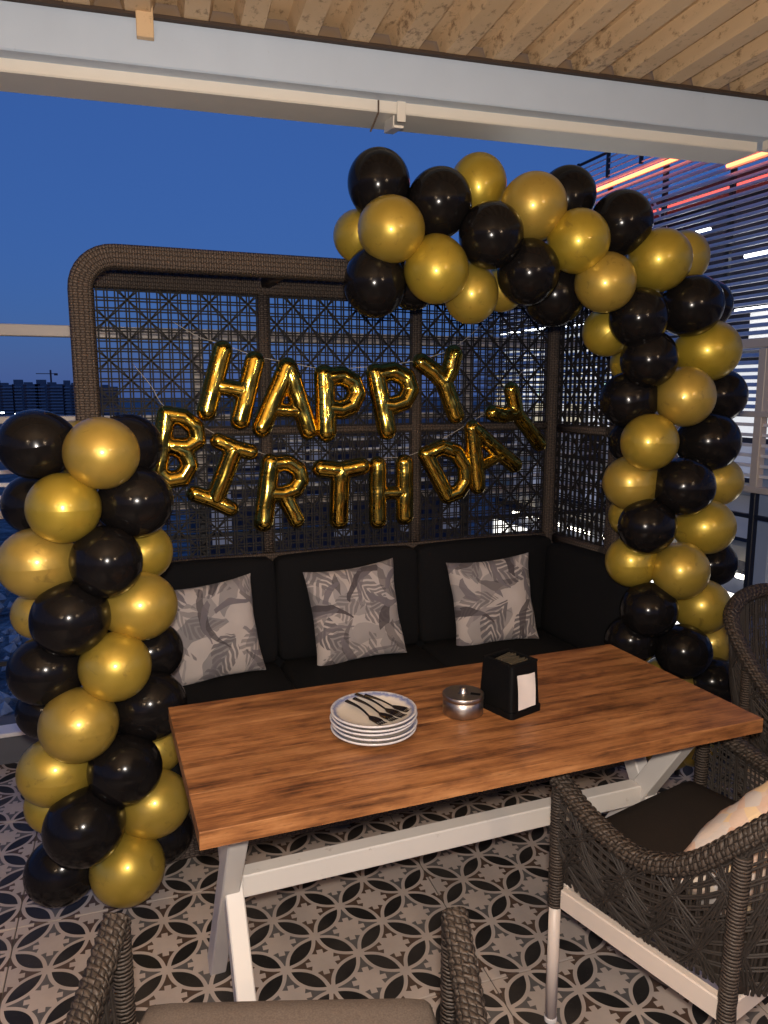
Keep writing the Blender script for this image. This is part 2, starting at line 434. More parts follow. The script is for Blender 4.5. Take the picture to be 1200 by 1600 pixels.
def mat_peach():
    k = NT('peach_print_cotton'); co = k.coord()
    vo = k.n('ShaderNodeTexVoronoi', feature='F1'); k.l(k.mapping(co, (1, 1, 1)), vo.inputs['Vector']); vo.inputs['Scale'].default_value = 30
    rc = k.n('ShaderNodeSeparateColor'); k.l(vo.outputs['Color'], rc.inputs[0])
    c = k.ramp(rc.outputs[0], [(0.0, (0.50, 0.25, 0.14)), (0.3, (0.55, 0.40, 0.31)), (0.5, (0.56, 0.50, 0.45)), (0.7, (0.42, 0.40, 0.40)), (0.85, (0.66, 0.46, 0.22))])
    c = k.mix(k.math('MULTIPLY', k.noise(co, 40, 4), 0.7), c, (0.55, 0.45, 0.38))
    k.set(**{'Base Color': c, 'Roughness': 0.9}); k.bump(k.noise(co, 24, 3), 0.3, 0.01); return k.m
MAT['peach'] = mat_peach()

def mat_balloon_gold():
    k = NT('gold_pearl_latex'); co = k.coord(); oi = k.n('ShaderNodeObjectInfo')
    n = k.noise(co, 2.2, 4); c = k.mix(oi.outputs['Random'], (0.53, 0.365, 0.075), (0.50, 0.365, 0.035))
    add = k.n('ShaderNodeVectorMath', operation='ADD'); k.l(co, add.inputs[0]); cm = k.n('ShaderNodeCombineXYZ')
    k.l(k.math('MULTIPLY', oi.outputs['Random'], 40.0), cm.inputs[0]); k.l(cm.outputs[0], add.inputs[1])
    sm = k.ramp(k.noise(add.outputs[0], 2.6, 6, 0.62, dist=0.8), [(0.60, G3(0)), (0.70, G3(1))])
    c = k.mix(k.math('MULTIPLY', n, 0.25), c, (0.30, 0.19, 0.04))
    c = k.mix(k.math('MULTIPLY', sm, 0.42), c, (0.17, 0.11, 0.03))
    gr = k.noise(co, 90, 2)
    k.set(**{'Base Color': c, 'Metallic': 0.55, 'Roughness': k.math('ADD', 0.36, k.math('MULTIPLY', gr, 0.06)), 'Coat Weight': 0.35, 'Coat Roughness': 0.16, 'Specular IOR Level': 0.5})
    return k.m
def mat_balloon_black():
    k = NT('black_latex'); co = k.coord(); n = k.noise(co, 3, 4)
    k.set(**{'Base Color': (0.0075, 0.0065, 0.0065), 'Roughness': k.math('ADD', 0.13, k.math('MULTIPLY', n, 0.08)), 'Specular IOR Level': 0.22, 'Coat Weight': 0.0})
    return k.m
MAT['gold'] = mat_balloon_gold(); MAT['black'] = mat_balloon_black()
def mat_foil():
    k = NT('gold_foil'); co = k.coord(); v = k.noise(co, 14, 2, 0.5); f = k.noise(co, 70, 2)
    k.set(**{'Base Color': (0.80, 0.54, 0.085), 'Metallic': 1.0, 'Roughness': k.math('ADD', 0.10, k.math('MULTIPLY', f, 0.08))})
    k.bump(k.math('ADD', v, k.math('MULTIPLY', f, 0.08)), 0.09, 0.012); return k.m
MAT['foil'] = mat_foil()
MAT['string'] = plain('white_string', (0.5, 0.46, 0.4), 0.8)
MAT['steel'] = plain('brushed_steel', (0.40, 0.36, 0.33), 0.36, 1.0, 0.15, 60)
MAT['black_plastic'] = plain('black_plastic', (0.004, 0.004, 0.0042), 0.55, 0, 0.2, 30)
_k = NT('matt_black_plastic'); _k.set(**{'Base Color': (0.0035, 0.0035, 0.0037), 'Roughness': _k.math('ADD', 0.5, _k.math('MULTIPLY', _k.noise(_k.coord(), 40, 3), 0.15)), 'Specular IOR Level': 0.12}); MAT['black_plastic'] = _k.m
MAT['paper'] = plain('white_paper', (0.66, 0.60, 0.56), 0.9, 0, 0.05)
MAT['cutlery'] = plain('dark_steel', (0.16, 0.145, 0.125), 0.25, 1.0, 0.3, 40)
def mat_plate():
    k = NT('blue_rimmed_stoneware'); co = k.coord(); sep = k.n('ShaderNodeSeparateXYZ'); k.l(co, sep.inputs[0])
    r = k.math('SQRT', k.math('ADD', k.math('POWER', sep.outputs[0], 2.0), k.math('POWER', sep.outputs[1], 2.0)))
    r = k.math('ADD', r, k.math('MULTIPLY', k.math('SUBTRACT', k.noise(co, 60, 4, 0.7), 0.5), 0.018))
    f = k.ramp(r, [(0.0, (0.60, 0.53, 0.44)), (0.0845, (0.62, 0.56, 0.49)), (0.0915, (0.16, 0.19, 0.34)), (0.0965, (0.12, 0.145, 0.29)), (0.0985, (0.60, 0.58, 0.58)), (0.5, (0.62, 0.6, 0.6))])
    sp = k.math('GREATER_THAN', k.noise(co, 300, 2), 0.72)
    k.set(**{'Base Color': k.mix(k.math('MULTIPLY', sp, 0.5), f, (0.2, 0.15, 0.1)), 'Roughness': 0.22, 'Coat Weight': 0.3}); return k.m
MAT['plate'] = mat_plate()

# ================================================================== SETTING
# ground falling away from the terrace to the far estate
def terrain():
    mb = MB(); rings = [2, 4, 6, 8, 10, 13, 17, 22, 30, 42, 60, 90, 140, 220, 340, 520, 800, 1200, 1900, 3000, 4800]; n = 96
    vs = [(0, 0, -5.0)]; fs = []
    for i, r in enumerate(rings):
        for j in range(n):
            a = 2 * math.pi * j / n
            z = -5.0 - 0.038 * min(max(r - 20, 0), 900)
            z += (rng.random() - .5) * min(0.25, r * 0.012)
            vs.append((r * math.cos(a), r * math.sin(a), z))
    for j in range(n): fs.append((0, 1 + j, 1 + (j + 1) % n))
    for i in range(len(rings) - 1):
        for j in range(n):
            a = 1 + i * n + j; b = 1 + i * n + (j + 1) % n; fs.append((a, a + n, b + n, b))
    mb.add(vs, fs); k = NT('stony_ground'); co = k.coord()
    f = k.noise(co, 1.1, 8, 0.7); vo = k.n('ShaderNodeTexVoronoi'); k.l(co, vo.inputs['Vector']); vo.inputs['Scale'].default_value = 5
    c = k.ramp(f, [(0.35, (0.05, 0.05, 0.055)), (0.5, (0.17, 0.17, 0.18)), (0.62, (0.36, 0.35, 0.35))])
    k.set(**{'Base Color': c, 'Roughness': 0.95}); k.bump(k.math('ADD', f, vo.outputs['Distance']), 0.8, 0.25)
    o = obj('ground', mb, k.m); tag(o, 'dark stony ground below and beyond the terrace', kind='structure'); return k.m
gm = terrain()
mb = MB()
for i in range(900):
    a = rng.uniform(R(86), R(106)); d = rng.uniform(10, 28); s = rng.uniform(0.05, 0.20)
    M = Matrix.Rotation(rng.random() * 6, 3, 'Z') @ Matrix.Rotation(rng.random() * 3, 3, 'X')
    vs = [M @ (Vector(p) * s * rng.uniform(0.7, 1.3)) + Vector((d * math.cos(a), d * math.sin(a), -4.93)) for p in ((1, 0, 0), (-1, 0, 0), (0, 1, 0), (0, -1, 0), (0, 0, 1), (0, 0, -1))]
    mb.add(vs, [(0, 2, 4), (2, 1, 4), (1, 3, 4), (3, 0, 4), (2, 0, 5), (1, 2, 5), (3, 1, 5), (0, 3, 5)])
o = obj('rubble', mb, plain('rubble_stone', (0.42, 0.41, 0.41), 0.95, 0, 0.5, 6)); tag(o, 'grey broken stones scattered over the ground below', 'rubble', kind='stuff')

# terrace floor: slab and printed tiles
FA = R(-2.7); FC = Vector((0.324, 2.215, 0))
fx = Vector((math.cos(FA), math.sin(FA), 0)); fy = Vector((-math.sin(FA), math.cos(FA), 0))
mb = MB(); cbox(mb, (0, 0, -0.104), (7.4, 7.4, 0.2), 0.002)
FLO = (0.6, 0.0, 0.0)
floor = obj('floor', mb, MAT['grout'], None, FLO, (0, 0, FA)); tag(floor, 'terrace floor of cream tiles printed with dark petals', kind='structure')
mb = MB(); cbox(mb, (0, 0, -0.010), (TILE - 0.0035, TILE - 0.0035, 0.020), 0.0012); tile_me = mb.mesh('floor_tile'); tile_me.materials.append(MAT['tile'])
inv = Matrix.Rotation(-FA, 3, 'Z')
for i in range(-5, 6):
    for j in range(-4, 2):
        p = FC + fx * ((i + .5) * TILE) + fy * ((j + .5) * TILE)
        q = inv @ (p - Vector(FLO))
        if q.y > 3.4 or abs(q.x) > 3.5: continue
        t = obj('floor_tile', tile_me, None, floor, (q.x, q.y, 0.0 + rng.uniform(-.0006, .0006)))
# kerb at the terrace edge
mb = MB(); cbox(mb, (0, 0, 0.02), (7.4, 0.24, 0.20), 0.008)
o = obj('kerb', mb, plain('kerb_render', (0.10, 0.10, 0.11), 0.8, 0, 0.3, 8), None, (0.6, 3.47, 0)); tag(o, 'dark rendered kerb along the terrace edge', kind='structure')
mb = MB(); cbox(mb, (0, -0.085, 0.131), (7.4, 0.10, 0.018), 0.003); obj('coping', mb, MAT['slat_white'], o)

# ---------------------------------------------------------------- perimeter frame and railing
def perimeter(name, label, A, B, posts, loc):
    root = empty(name, loc); tag(root, label, 'railing', 'terrace edge railings')
    A = Vector(A) - Vector(loc); B = Vector(B) - Vector(loc); d = (B - A); L = d.length; ang = math.atan2(d.y, d.x); M = Matrix.Rotation(ang, 3, 'Z')
    mid = (A + B) / 2
    def bar(nm, z, w, h, mat, ch=0.003):
        mb = MB(); cbox(mb, (mid.x, mid.y, z), (L, w, h), ch, M); return obj(nm, mb, mat, root)
    bar('top_rail', 1.797, 0.05, 0.047, MAT['rail_cream'])
    bar('middle_rail', 1.435, 0.05, 0.030, MAT['rail_cream'])
    bar('bottom_rail', 1.045, 0.05, 0.034, MAT['rail_cream'])
    for i in range(6): bar('slat', 1.115 + i * 0.053, 0.018, 0.017, MAT['slat_white'], 0.002)
    bar('lower_bar', 0.90, 0.03, 0.022, MAT['black_metal']); bar('lower_bar', 0.40, 0.03, 0.022, MAT['black_metal'])
    for t in posts:
        p = A + d * t
        mb = MB(); cbox(mb, (p.x, p.y, 1.05 + 0.36), (0.048, 0.046, 0.72), 0.003, M); obj('post', mb, MAT['rail_cream'], root)
        mb = MB(); cbox(mb, (p.x, p.y, 0.513), (0.034, 0.034, 1.026), 0.003, M); obj('lower_post', mb, MAT['black_metal'], root)
    return root
perimeter('terrace_railing', 'cream slatted railing with black lower bars along the edge behind the wicker booth', (-2.6, 3.5, 0), (3.15, 3.44, 0), (0.02, 0.24, 0.53, 0.76, 0.99), (0.3, 3.47, 0.16))
for o in [x for x in bpy.data.objects if x.name.startswith('terrace_railing')]:
    for ch in o.children: ch.location.z -= 0.16
perimeter('terrace_railing', 'cream slatted side railing with black lower bars beside the lit building', (3.22, 3.40, 0), (3.22, -2.4, 0), (0.075, 0.19, 0.4, 0.7), (3.22, 0.5, 0.0))
mb = MB(); cbox(mb, (0, 0, 3.12), (0.16, 0.16, 6.24), 0.01)
o = obj('pillar', mb, MAT['pillar'], None, (3.47, 3.08, -5.0)); tag(o, 'blue-grey painted pillar rising just outside the side railing', 'pillar')

# ---------------------------------------------------------------- eaves beam and corrugated ceiling (grid turned with the building)
BA = R(-4.6)
def beam():
    root = empty('eaves_beam', (0.9, 2.30, 2.412), BA); tag(root, 'white painted box beam under the edge of the corrugated roof', 'beam')
    x0, x1 = -3.6, 1.50
    L = x1 - x0; cx = (x0 + x1) / 2
    mb = MB(); cbox(mb, (cx, 0.075, 0.095), (L, 0.15, 0.122), 0.004); obj('fascia', mb, MAT['beam'], root)
    mb = MB(); cbox(mb, (cx - 0.04, 0.137, 0.022), (L - 0.08, 0.158, 0.044), 0.004); obj('blind_track', mb, MAT['beam_low'], root)
    mb = MB(); cbox(mb, (cx, -0.004, 0.158), (L, 0.03, 0.010), 0.002); obj('edge_strip', mb, plain('brown_edge', (0.05, 0.03, 0.02), 0.7), root)
    mb = MB(); cbox(mb, (cx, 0.06, 0.19), (L, 0.06, 0.064), 0.002); obj('filler_strip', mb, plain('brown_filler', (0.24, 0.155, 0.085), 0.8), root)
    # bracket under the beam
    b = MB(); cbox(b, (0.055, 0.052, 0.010), (0.028, 0.006, 0.07), 0.001); cbox(b, (0.045, 0.10, -0.034), (0.032, 0.11, 0.008), 0.001, Matrix.Rotation(R(8), 3, 'X'))
    cbox(b, (0.030, 0.10, -0.020), (0.004, 0.10, 0.036), 0.001, Matrix.Rotation(R(8), 3, 'X')); obj('bracket', b, MAT['beam_low'], root)
    b = MB(); tube(b, [(-0.02, 0.05, 0.03), (-0.02, 0.05, -0.005), (-0.035, 0.09, -0.05)], 0.003, 6); obj('hook', b, plain('rusty_steel', (0.10, 0.07, 0.05), 0.7), root)
    b = MB(); cbox(b, (-0.705, -0.014, 0.140), (0.046, 0.024, 0.085), 0.002); obj('strap', b, MAT['ceiling'], root)
    # side beam turning towards the viewer at the corner
    mb = MB(); cbox(mb, (x1 + 0.077, -2.2, 0.095), (0.15, 4.70, 0.121), 0.004); obj('side_fascia', mb, MAT['beam'], root)
    mb = MB(); cbox(mb, (x1 - 0.020, -2.27, 0.020), (0.10, 4.64, 0.038), 0.004); obj('side_blind_track', mb, MAT['beam_low'], root)
    return root
beam()
def ceiling():
    mb = MB(); per = 0.155; prof = []; x = -3.7
    while x < 2.9:
        prof += [(x, 0.0), (x + 0.066, 0.0), (x + 0.082, 0.046), (x + 0.139, 0.046)]; x += per
    ys = [0.02 - i * 0.25 for i in range(24)]; vs = []; fs = []; k = len(prof)
    for y in ys:
        for (a, z) in prof: vs.append((a, y, z - y * 0.012))
    for i in range(len(ys) - 1):
        for j in range(k - 1): a = i * k + j; fs.append((a, a + 1, a + k + 1, a + k))
    n0 = len(vs)
    vs += [(v[0], v[1], v[2] + 0.003) for v in vs[:n0]]; fs += [tuple(q + n0 for q in f[::-1]) for f in fs[:]]
    mb.add(vs, fs); o = obj('ceiling', mb, MAT['ceiling'], None, (0.9, 2.30, 2.573), (0, 0, BA)); tag(o, 'rust-stained tan corrugated metal roof sheet overhead', kind='structure')
ceiling()
# two warm lamps under the roof, behind the viewer
def lamp(loc, e, label):
    root = empty('ceiling_lamp', loc); tag(root, label, 'lamp', 'ceiling lamps under the roof')
    b = MB(); lathe(b, [(0.0, 0.02), (0.06, 0.02), (0.075, 0.0), (0.085, -0.05), (0.08, -0.05), (0.07, -0.004), (0.0, -0.004)], 24); obj('lamp_shade', b.mesh('lamp_shade', True), MAT['black_metal'], root)
    b = MB(); lathe(b, [(0.0, -0.07), (0.02, -0.065), (0.03, -0.045), (0.02, -0.02), (0.0, -0.015)], 16); obj('bulb', b.mesh('bulb', True), emit('warm_bulb', (1.0, 0.68, 0.40), 30), root)
    b = MB(); tube(b, [(0, 0, 0.02), (0, 0, 2.63 - loc[2])], 0.008); obj('stem', b, MAT['black_metal'], root)
    l = bpy.data.lights.new('ceiling_lamp_light', 'POINT'); l.energy = e; l.color = (1.0, 0.72, 0.47); l.shadow_soft_size = 0.035
    lo = bpy.data.objects.new('ceiling_lamp_light', l); col.objects.link(lo); lo.parent = root; lo.location = (0, 0, -0.16)
lamp((-1.1, -0.9, 2.35), 34, 'black ceiling lamp with a warm bulb over the end by the balloon column')
lamp((1.5, -1.0, 2.35), 34, 'black ceiling lamp with a warm bulb over the end by the balloon arch')
#PART2
# ================================================================== WICKER BOOTH
YB, YF = 3.05, 2.57            # lattice plane of the back wall, front edge of the little roof
XL, XR = 0.0, 2.02
BZ0, BZ1 = 0.875, 1.925        # lattice between bottom and top rails
CELL = 0.0722
def lattice(mb, u0, u1, v0, v1, place, th=0.0056, gap=0.0052, dp=0.004, c=CELL):
    """double strands every half cell, eight-ray stars in every other cell; place(u, v, w) -> point"""
    def bar(ua, va, ub, vb, w, t=th):
        du, dv = ub - ua, vb - va; l = math.hypot(du, dv); nu, nv = -dv / l * t / 2, du / l * t / 2
        q = []
        for ww in (w - dp / 2, w + dp / 2):
            q += [place(ua + nu, va + nv, ww), place(ub + nu, vb + nv, ww), place(ub - nu, vb - nv, ww), place(ua - nu, va - nv, ww)]
        mb.add(q, [(0, 1, 2, 3), (7, 6, 5, 4), (0, 4, 5, 1), (1, 5, 6, 2), (2, 6, 7, 3), (3, 7, 4, 0)])
    nu = max(1, round((u1 - u0) / c)); nv = max(1, round((v1 - v0) / c)); cu = (u1 - u0) / nu; cv = (v1 - v0) / nv
    for i in range(2 * nu + 1):
        u = u0 + i * cu / 2
        for s in (-1, 1):
            j = rng.uniform(-.0006, .0006)
            if u0 - .001 < u + s * gap < u1 + .001: bar(u + s * gap + j, v0, u + s * gap - j, v1, 0)
    for i in range(2 * nv + 1):
        v = v0 + i * cv / 2
        for s in (-1, 1):
            j = rng.uniform(-.0006, .0006)
            if v0 - .001 < v + s * gap < v1 + .001: bar(u0, v + s * gap + j, u1, v + s * gap - j, dp)
    for i in range(nu):
        for j in range(nv):
            if (i + j) % 2: continue
            a, b = u0 + i * cu, v0 + j * cv
            e = gap * 0.8
            for (p, q, r_, s_) in ((a, b, a + cu, b + cv), (a, b + cv, a + cu, b)):
                l = math.hypot(r_ - p, s_ - q); ox, oy = -(s_ - q) / l * e, (r_ - p) / l * e
                for s in (-1, 1): bar(p + ox * s, q + oy * s, r_ - ox * s, s_ - oy * s, 2 * dp, th * 0.95)
    return mb
BO = (1.0, 2.7, 0.0)
booth = empty('wicker_booth', BO); tag(booth, 'dark brown woven wicker booth with lattice walls and charcoal sofa cushions', 'booth')
def bp(name, mb, mat, smooth=False, parent=None):
    local(mb, BO); return obj(name, mb.mesh(name, smooth), mat, parent or booth)
# front frame: rounded arch swept from the left foot over the top to the right foot
path = [(XL - 0.012, YF, 0.0), (XL - 0.012, YF, 0.6), (XL - 0.012, YF, 1.2), (XL - 0.012, YF, 1.72)]
rc = 0.105
for i in range(9): a = R(180 - 90 * i / 8); path.append((XL - 0.012 + rc + rc * math.cos(a), YF, 1.962 - rc + rc * math.sin(a)))
for i in range(1, 12): path.append((0.16 + i * 0.142, YF, 1.962))
for i in range(9): a = R(90 - 90 * i / 8); path.append((XR + 0.012 - rc + rc * math.cos(a), YF, 1.962 - rc + rc * math.sin(a)))
path += [(XR + 0.012, YF, 1.72), (XR + 0.012, YF, 1.2), (XR + 0.012, YF, 0.6), (XR + 0.012, YF, 0.0)]
mb = MB(); sweep(mb, path, rrect(0.078, 0.072, 0.018, 3)); bp('front_frame', mb, MAT['weave'], True)
def wbox(name, c, s, mat='weave', parent=None):
    """woven rail: swept along its long side"""
    a = max(range(3), key=lambda i: s[i]); b, d = [i for i in range(3) if i != a]
    p0 = Vector(c); p1 = Vector(c); p0[a] -= s[a] / 2; p1[a] += s[a] / 2
    n = max(2, int(s[a] / 0.15)); pts = [p0.lerp(p1, i / n) for i in range(n + 1)]
    _, T, N = frames(pts[:2]); w, h = (s[b], s[d]) if abs(N[0][b]) > 0.5 else (s[d], s[b])
    mb = MB(); sweep(mb, pts, rrect(w, h, min(w, h) * 0.22, 2)); return bp(name, mb, MAT[mat], True, parent)
wbox('top_rail', ((XL + XR) / 2, YB, 1.958), (XR - XL - 0.002, 0.06, 0.066))
wbox('bottom_rail', ((XL + XR) / 2, YB, 0.868), (XR - XL - 0.06, 0.055, 0.045))
wbox('middle_rail', ((XL + XR) / 2, YB - 0.001, 1.395), (XR - XL - 0.064, 0.036, 0.030))
for x, w in ((XL + 0.002, 0.062), (XR - 0.002, 0.075)): wbox('corner_post', (x, YB + 0.003, 0.96), (w, w, 1.92))
for x in (0.655, 1.315): wbox('mullion', (x, YB - 0.004, 1.410), (0.042, 0.04, 1.036))
for y in (0,):
    wbox('side_rail', (XR, (YB + YF) / 2, 1.385), (0.034, YB - YF - 0.125, 0.032)); wbox('side_rail', (XL, (YB + YF) / 2, 1.385), (0.034, YB - YF - 0.12, 0.032))
    wbox('side_rail', (XR, (YB + YF) / 2, 0.868), (0.05, YB - YF - 0.13, 0.045)); wbox('side_rail', (XL, (YB + YF) / 2, 0.868), (0.05, YB - YF - 0.125, 0.045))
for x in (0.655, 1.315): wbox('roof_bar', (x, (YB + YF) / 2, 1.965), (0.040, YB - YF - 0.155, 0.036))
xs = [(0.034, 0.634), (0.676, 1.294), (1.336, 1.981)]
for (a, b) in xs:
    mb = MB(); lattice(mb, a, b, 0.891, 1.925, lambda u, v, w: (u, YB - 0.006 + w, v)); tag(bp('lattice_panel', mb, MAT['strand']), kind='stuff')
for x in (XL, XR):
    mb = MB(); lattice(mb, YF + 0.045, YB - 0.036, 0.891, 1.925, lambda u, v, w, x=x: (x - 0.004 + w, u, v)); tag(bp('side_lattice', mb, MAT['strand']), kind='stuff')
for (a, b) in ((0.05, 0.634), (0.676, 1.294), (1.336, 1.96)):
    mb = MB(); lattice(mb, a, b, YF + 0.044, YB - 0.031, lambda u, v, w: (u, v, 1.985 + w), th=0.006); tag(bp('roof_lattice', mb, MAT['strand']), kind='stuff')
# sofa
mb = MB(); cbox(mb, ((XL + XR) / 2, 2.68, 0.165), (XR - XL - 0.10, 0.66, 0.27), 0.01); bp('sofa_base', mb, MAT['weave'])
mb = MB(); cbox(mb, ((XL + XR) / 2, 3.055, 0.555), (XR - XL - 0.14, 0.03, 0.575), 0.006); bp('back_board', mb, MAT['sofa'])
mb = MB(); cbox(mb, (1.995, 2.75, 0.57), (0.024, 0.50, 0.54), 0.006); bp('side_board', mb, MAT['sofa'])
SY = 2.945
cx = [(0.045, 0.660), (0.666, 1.290), (1.296, 1.975)]
for (a, b) in cx:
    mb = MB(); rbox(mb, ((a + b) / 2, 2.645, 0.382), (b - a, 0.60, 0.155), 0.035, 8, 0.012); bp('seat_cushion', mb, MAT['sofa'], True)
for i, (a, b) in enumerate(cx):
    b2 = b if i < 2 else 1.975
    mb = MB(); rbox(mb, ((a + b2) / 2, SY + 0.035, 0.665), (b2 - a, 0.115, 0.43), 0.03, 8, 0.012, Matrix.Rotation(R(-4), 3, 'X')); bp('back_cushion', mb, MAT['sofa'], True)
mb = MB(); rbox(mb, (1.935, 2.585, 0.668), (0.115, 0.60, 0.41), 0.03, 8, 0.010, Matrix.Rotation(R(3), 3, 'Y')); bp('side_cushion', mb, MAT['sofa'], True)
mb = MB(); rbox(mb, (0.085, 2.60, 0.668), (0.10, 0.58, 0.40), 0.03, 8, 0.008); bp('side_cushion', mb, MAT['sofa'], True)

# throw pillows
def pillow_mesh(w, h, T, seed, n=26):
    r2 = random.Random(seed); mb = MB(); ph = [r2.uniform(0, 6) for _ in range(8)]
    for sg in (-1, 1):
        vs = []; fs = []
        for i in range(n + 1):
            for j in range(n + 1):
                u = math.sin((i / n * 2 - 1) * math.pi / 2); v = math.sin((j / n * 2 - 1) * math.pi / 2)
                e = max(0.0, (1 - u ** 4) * (1 - v ** 4)); t = T * e ** 0.55
                x = u * w / 2 * (1 - 0.075 * (1 - v * v)) ; z = v * h / 2 * (1 - 0.085 * (1 - u * u))
                wr = 0.0055 * math.sin(6 * u + 3.1 * v + ph[0]) + 0.004 * math.sin(11 * v - 4 * u + ph[1]) + 0.003 * math.sin(17 * u + 7 * v + ph[2])
                y = sg * (t + wr * e) + 0.004 * math.sin(9 * (u + v) + ph[3]) * (1 - e)
                vs.append((x, y, z))
        for i in range(n):
            for j in range(n):
                q = (i * (n + 1) + j, (i + 1) * (n + 1) + j, (i + 1) * (n + 1) + j + 1, i * (n + 1) + j + 1); fs.append(q if sg < 0 else q[::-1])
        mb.add(vs, fs)
    return mb.mesh('throw_pillow', True)
for i, (px, py, w, h, roll, yaw, lab) in enumerate((
        (328, 987, 0.385, 0.385, -4, 6, 'leaf-print throw pillow on the sofa, partly behind the balloon column'),
        (556, 958, 0.385, 0.40, -5, -3, 'leaf-print throw pillow leaning on the middle sofa cushion'),
        (770, 939, 0.385, 0.385, -4, -8, 'leaf-print throw pillow on the sofa next to the booth corner'))):
    c = ony(px, py, 2.835); o = obj('throw_pillow', pillow_mesh(w, h, 0.055, 3 + i), MAT['leaf'], None, (c.x, c.y, c.z), (R(-13), R(roll), R(yaw)))
    tag(o, lab, 'pillow', 'leaf-print pillows on the sofa')

# ================================================================== TABLE
TX0, TX1, TY0, TY1, TZ = 0.140, 1.512, 1.313, 1.912, 0.75
TO = ((TX0 + TX1) / 2, (TY0 + TY1) / 2, 0)
table = empty('dining_table', TO); tag(table, 'wooden plank table with white crossed legs in front of the sofa', 'table')
hw, hd = (TX1 - TX0) / 2, (TY1 - TY0) / 2
cuts = [-hd, -0.158, -0.02, 0.135, hd]
for i in range(4):
    a, b = cuts[i], cuts[i + 1]
    mb = MB(); cbox(mb, (0, (a + b) / 2, TZ - 0.018), (2 * hw - rng.uniform(0, .001), b - a - 0.0004, 0.036), 0.0006)
    me = mb.mesh('plank'); obj('plank', me, MAT['wood'], table)
mb = MB(); cbox(mb, (0, 0, TZ - 0.040), (2 * hw - 0.10, 2 * hd - 0.12, 0.006), 0.001); obj('underframe', mb, MAT['white_table'], table)
def bar2(mb, a, b, w, d, M0=None):
    a = Vector(a); b = Vector(b); t = (b - a); L = t.length; t.normalize()
    x = Vector((1, 0, 0)); y = t.cross(x).normalized(); M = Matrix((x, y, t)).transposed()
    cbox(mb, (a + b) / 2, (w, d, L), 0.003, M)
XC = 0.424
for sx in (-1, 1):
    x = sx * (hw - 0.098)
    for (k, y0, y1) in ((0, 0.275, -0.185), (1, -0.275, 0.185)):
        mb = MB(); bar2(mb, (x + (0.0045 if k else -0.0045), y0, 0.0), (x + (0.0045 if k else -0.0045), y1, TZ - 0.044), 0.042 if k else 0.0425, 0.055); obj('leg', mb, MAT['white_table'], table)
mb = MB(); cbox(mb, (0, 0, XC), (2 * (hw - 0.122), 0.045, 0.056), 0.003); obj('stretcher', mb, MAT['white_table'], table)

# ================================================================== ON THE TABLE
PC = onz(584.5, 1107, TZ + 0.058)
def plate(z, rot, lab):
    mb = MB(); lathe(mb, [(0.0, 0.0), (0.062, 0.0), (0.068, 0.001), (0.092, 0.0075), (0.1005, 0.0125), (0.1025, 0.0155), (0.1015, 0.0175), (0.0985, 0.0172), (0.090, 0.0125), (0.070, 0.0065), (0.060, 0.0055), (0.0, 0.0055)], 64)
    o = obj('plate', mb.mesh('plate', True), MAT['plate'], None, (PC.x + rng.uniform(-.003, .003), PC.y + rng.uniform(-.003, .003), z), (0, 0, rot)); tag(o, lab, 'plate', 'stacked blue-rimmed plates'); return o
nm = ['bottom cream plate of the blue-rimmed stack, resting on the wood', 'second plate up in the blue-rimmed stack', 'middle plate of the blue-rimmed stack', 'fourth plate up in the blue-rimmed stack', 'top plate of the blue-rimmed stack, with the forks lying on it']
for i in range(5): plate(TZ + 0.0006 + i * 0.0108, i * 1.3, nm[i])
PZ = TZ + 4 * 0.0108 + 0.0066
def fork(a, b, lab, curve=0.0, lift=0.0):
    a = Vector((*a, 0)); b = Vector((*b, 0)); t = (b - a).normalized(); s = Vector((-t.y, t.x, 0)); L = (b - a).length
    mid = (a + b) / 2; loc = Vector((mid.x, mid.y, PZ + lift))
    root = empty('fork', loc); tag(root, lab, 'fork', 'forks on the top plate')
    P = []; sc = []
    for i in range(13):
        f = i / 12; p = a + t * (L * 0.62 * f) + s * (curve * math.sin(math.pi * f)) - mid
        P.append((p.x, p.y, 0.004 + 0.010 * (1 - f) ** 2 + 0.003 * math.sin(math.pi * f))); sc.append(1.35 - 0.95 * f if f < 0.7 else 0.7)
    mb = MB(); sweep(mb, P, rrect(0.003, 0.0085, 0.0012, 2), sc); obj('handle', mb.mesh('handle', True), MAT['cutlery'], root)
    c = a + t * (L * 0.62) - mid; mb = MB(); vs = []; fs = []
    prof = [(0.0, 0.003), (0.012, 0.010), (0.026, 0.0118), (0.036, 0.0115)]
    for zz in (0.0035, 0.0052):
        for (d, w) in prof:
            for sg in (-1, 1): p = c + t * d + s * (w * sg); vs.append((p.x, p.y, zz - 0.06 * d * (1 if d < .02 else .3)))
    for i in range(3):
        o0 = 2 * i; fs += [(o0, o0 + 2, o0 + 3, o0 + 1), (8 + o0, 8 + o0 + 1, 8 + o0 + 3, 8 + o0 + 2), (o0, 8 + o0, 8 + o0 + 2, o0 + 2), (o0 + 1, o0 + 3, 8 + o0 + 3, 8 + o0 + 1)]
    fs += [(0, 1, 9, 8), (6, 14, 15, 7)]; mb.add(vs, fs); obj('fork_head', mb, MAT['cutlery'], root)
    for k in range(4):
        p0 = c + t * 0.036 + s * ((k - 1.5) * 0.0062); p1 = c + t * (L * 0.38) + s * ((k - 1.5) * 0.0060)
        mb = MB(); tube(mb, [(p0.x, p0.y, 0.003), ((p0.x + p1.x) / 2, (p0.y + p1.y) / 2, 0.0022), (p1.x, p1.y, 0.0045)], 0.0016, 6, True, [1, 1, 0.6]); obj('tine', mb, MAT['cutlery'], root)
def pz(x, y): q = onz(x, y, PZ + 0.004); return (q.x, q.y)
fork(pz(541, 1101), pz(600, 1131), 'dark steel fork lying outermost on the top plate', 0.006)
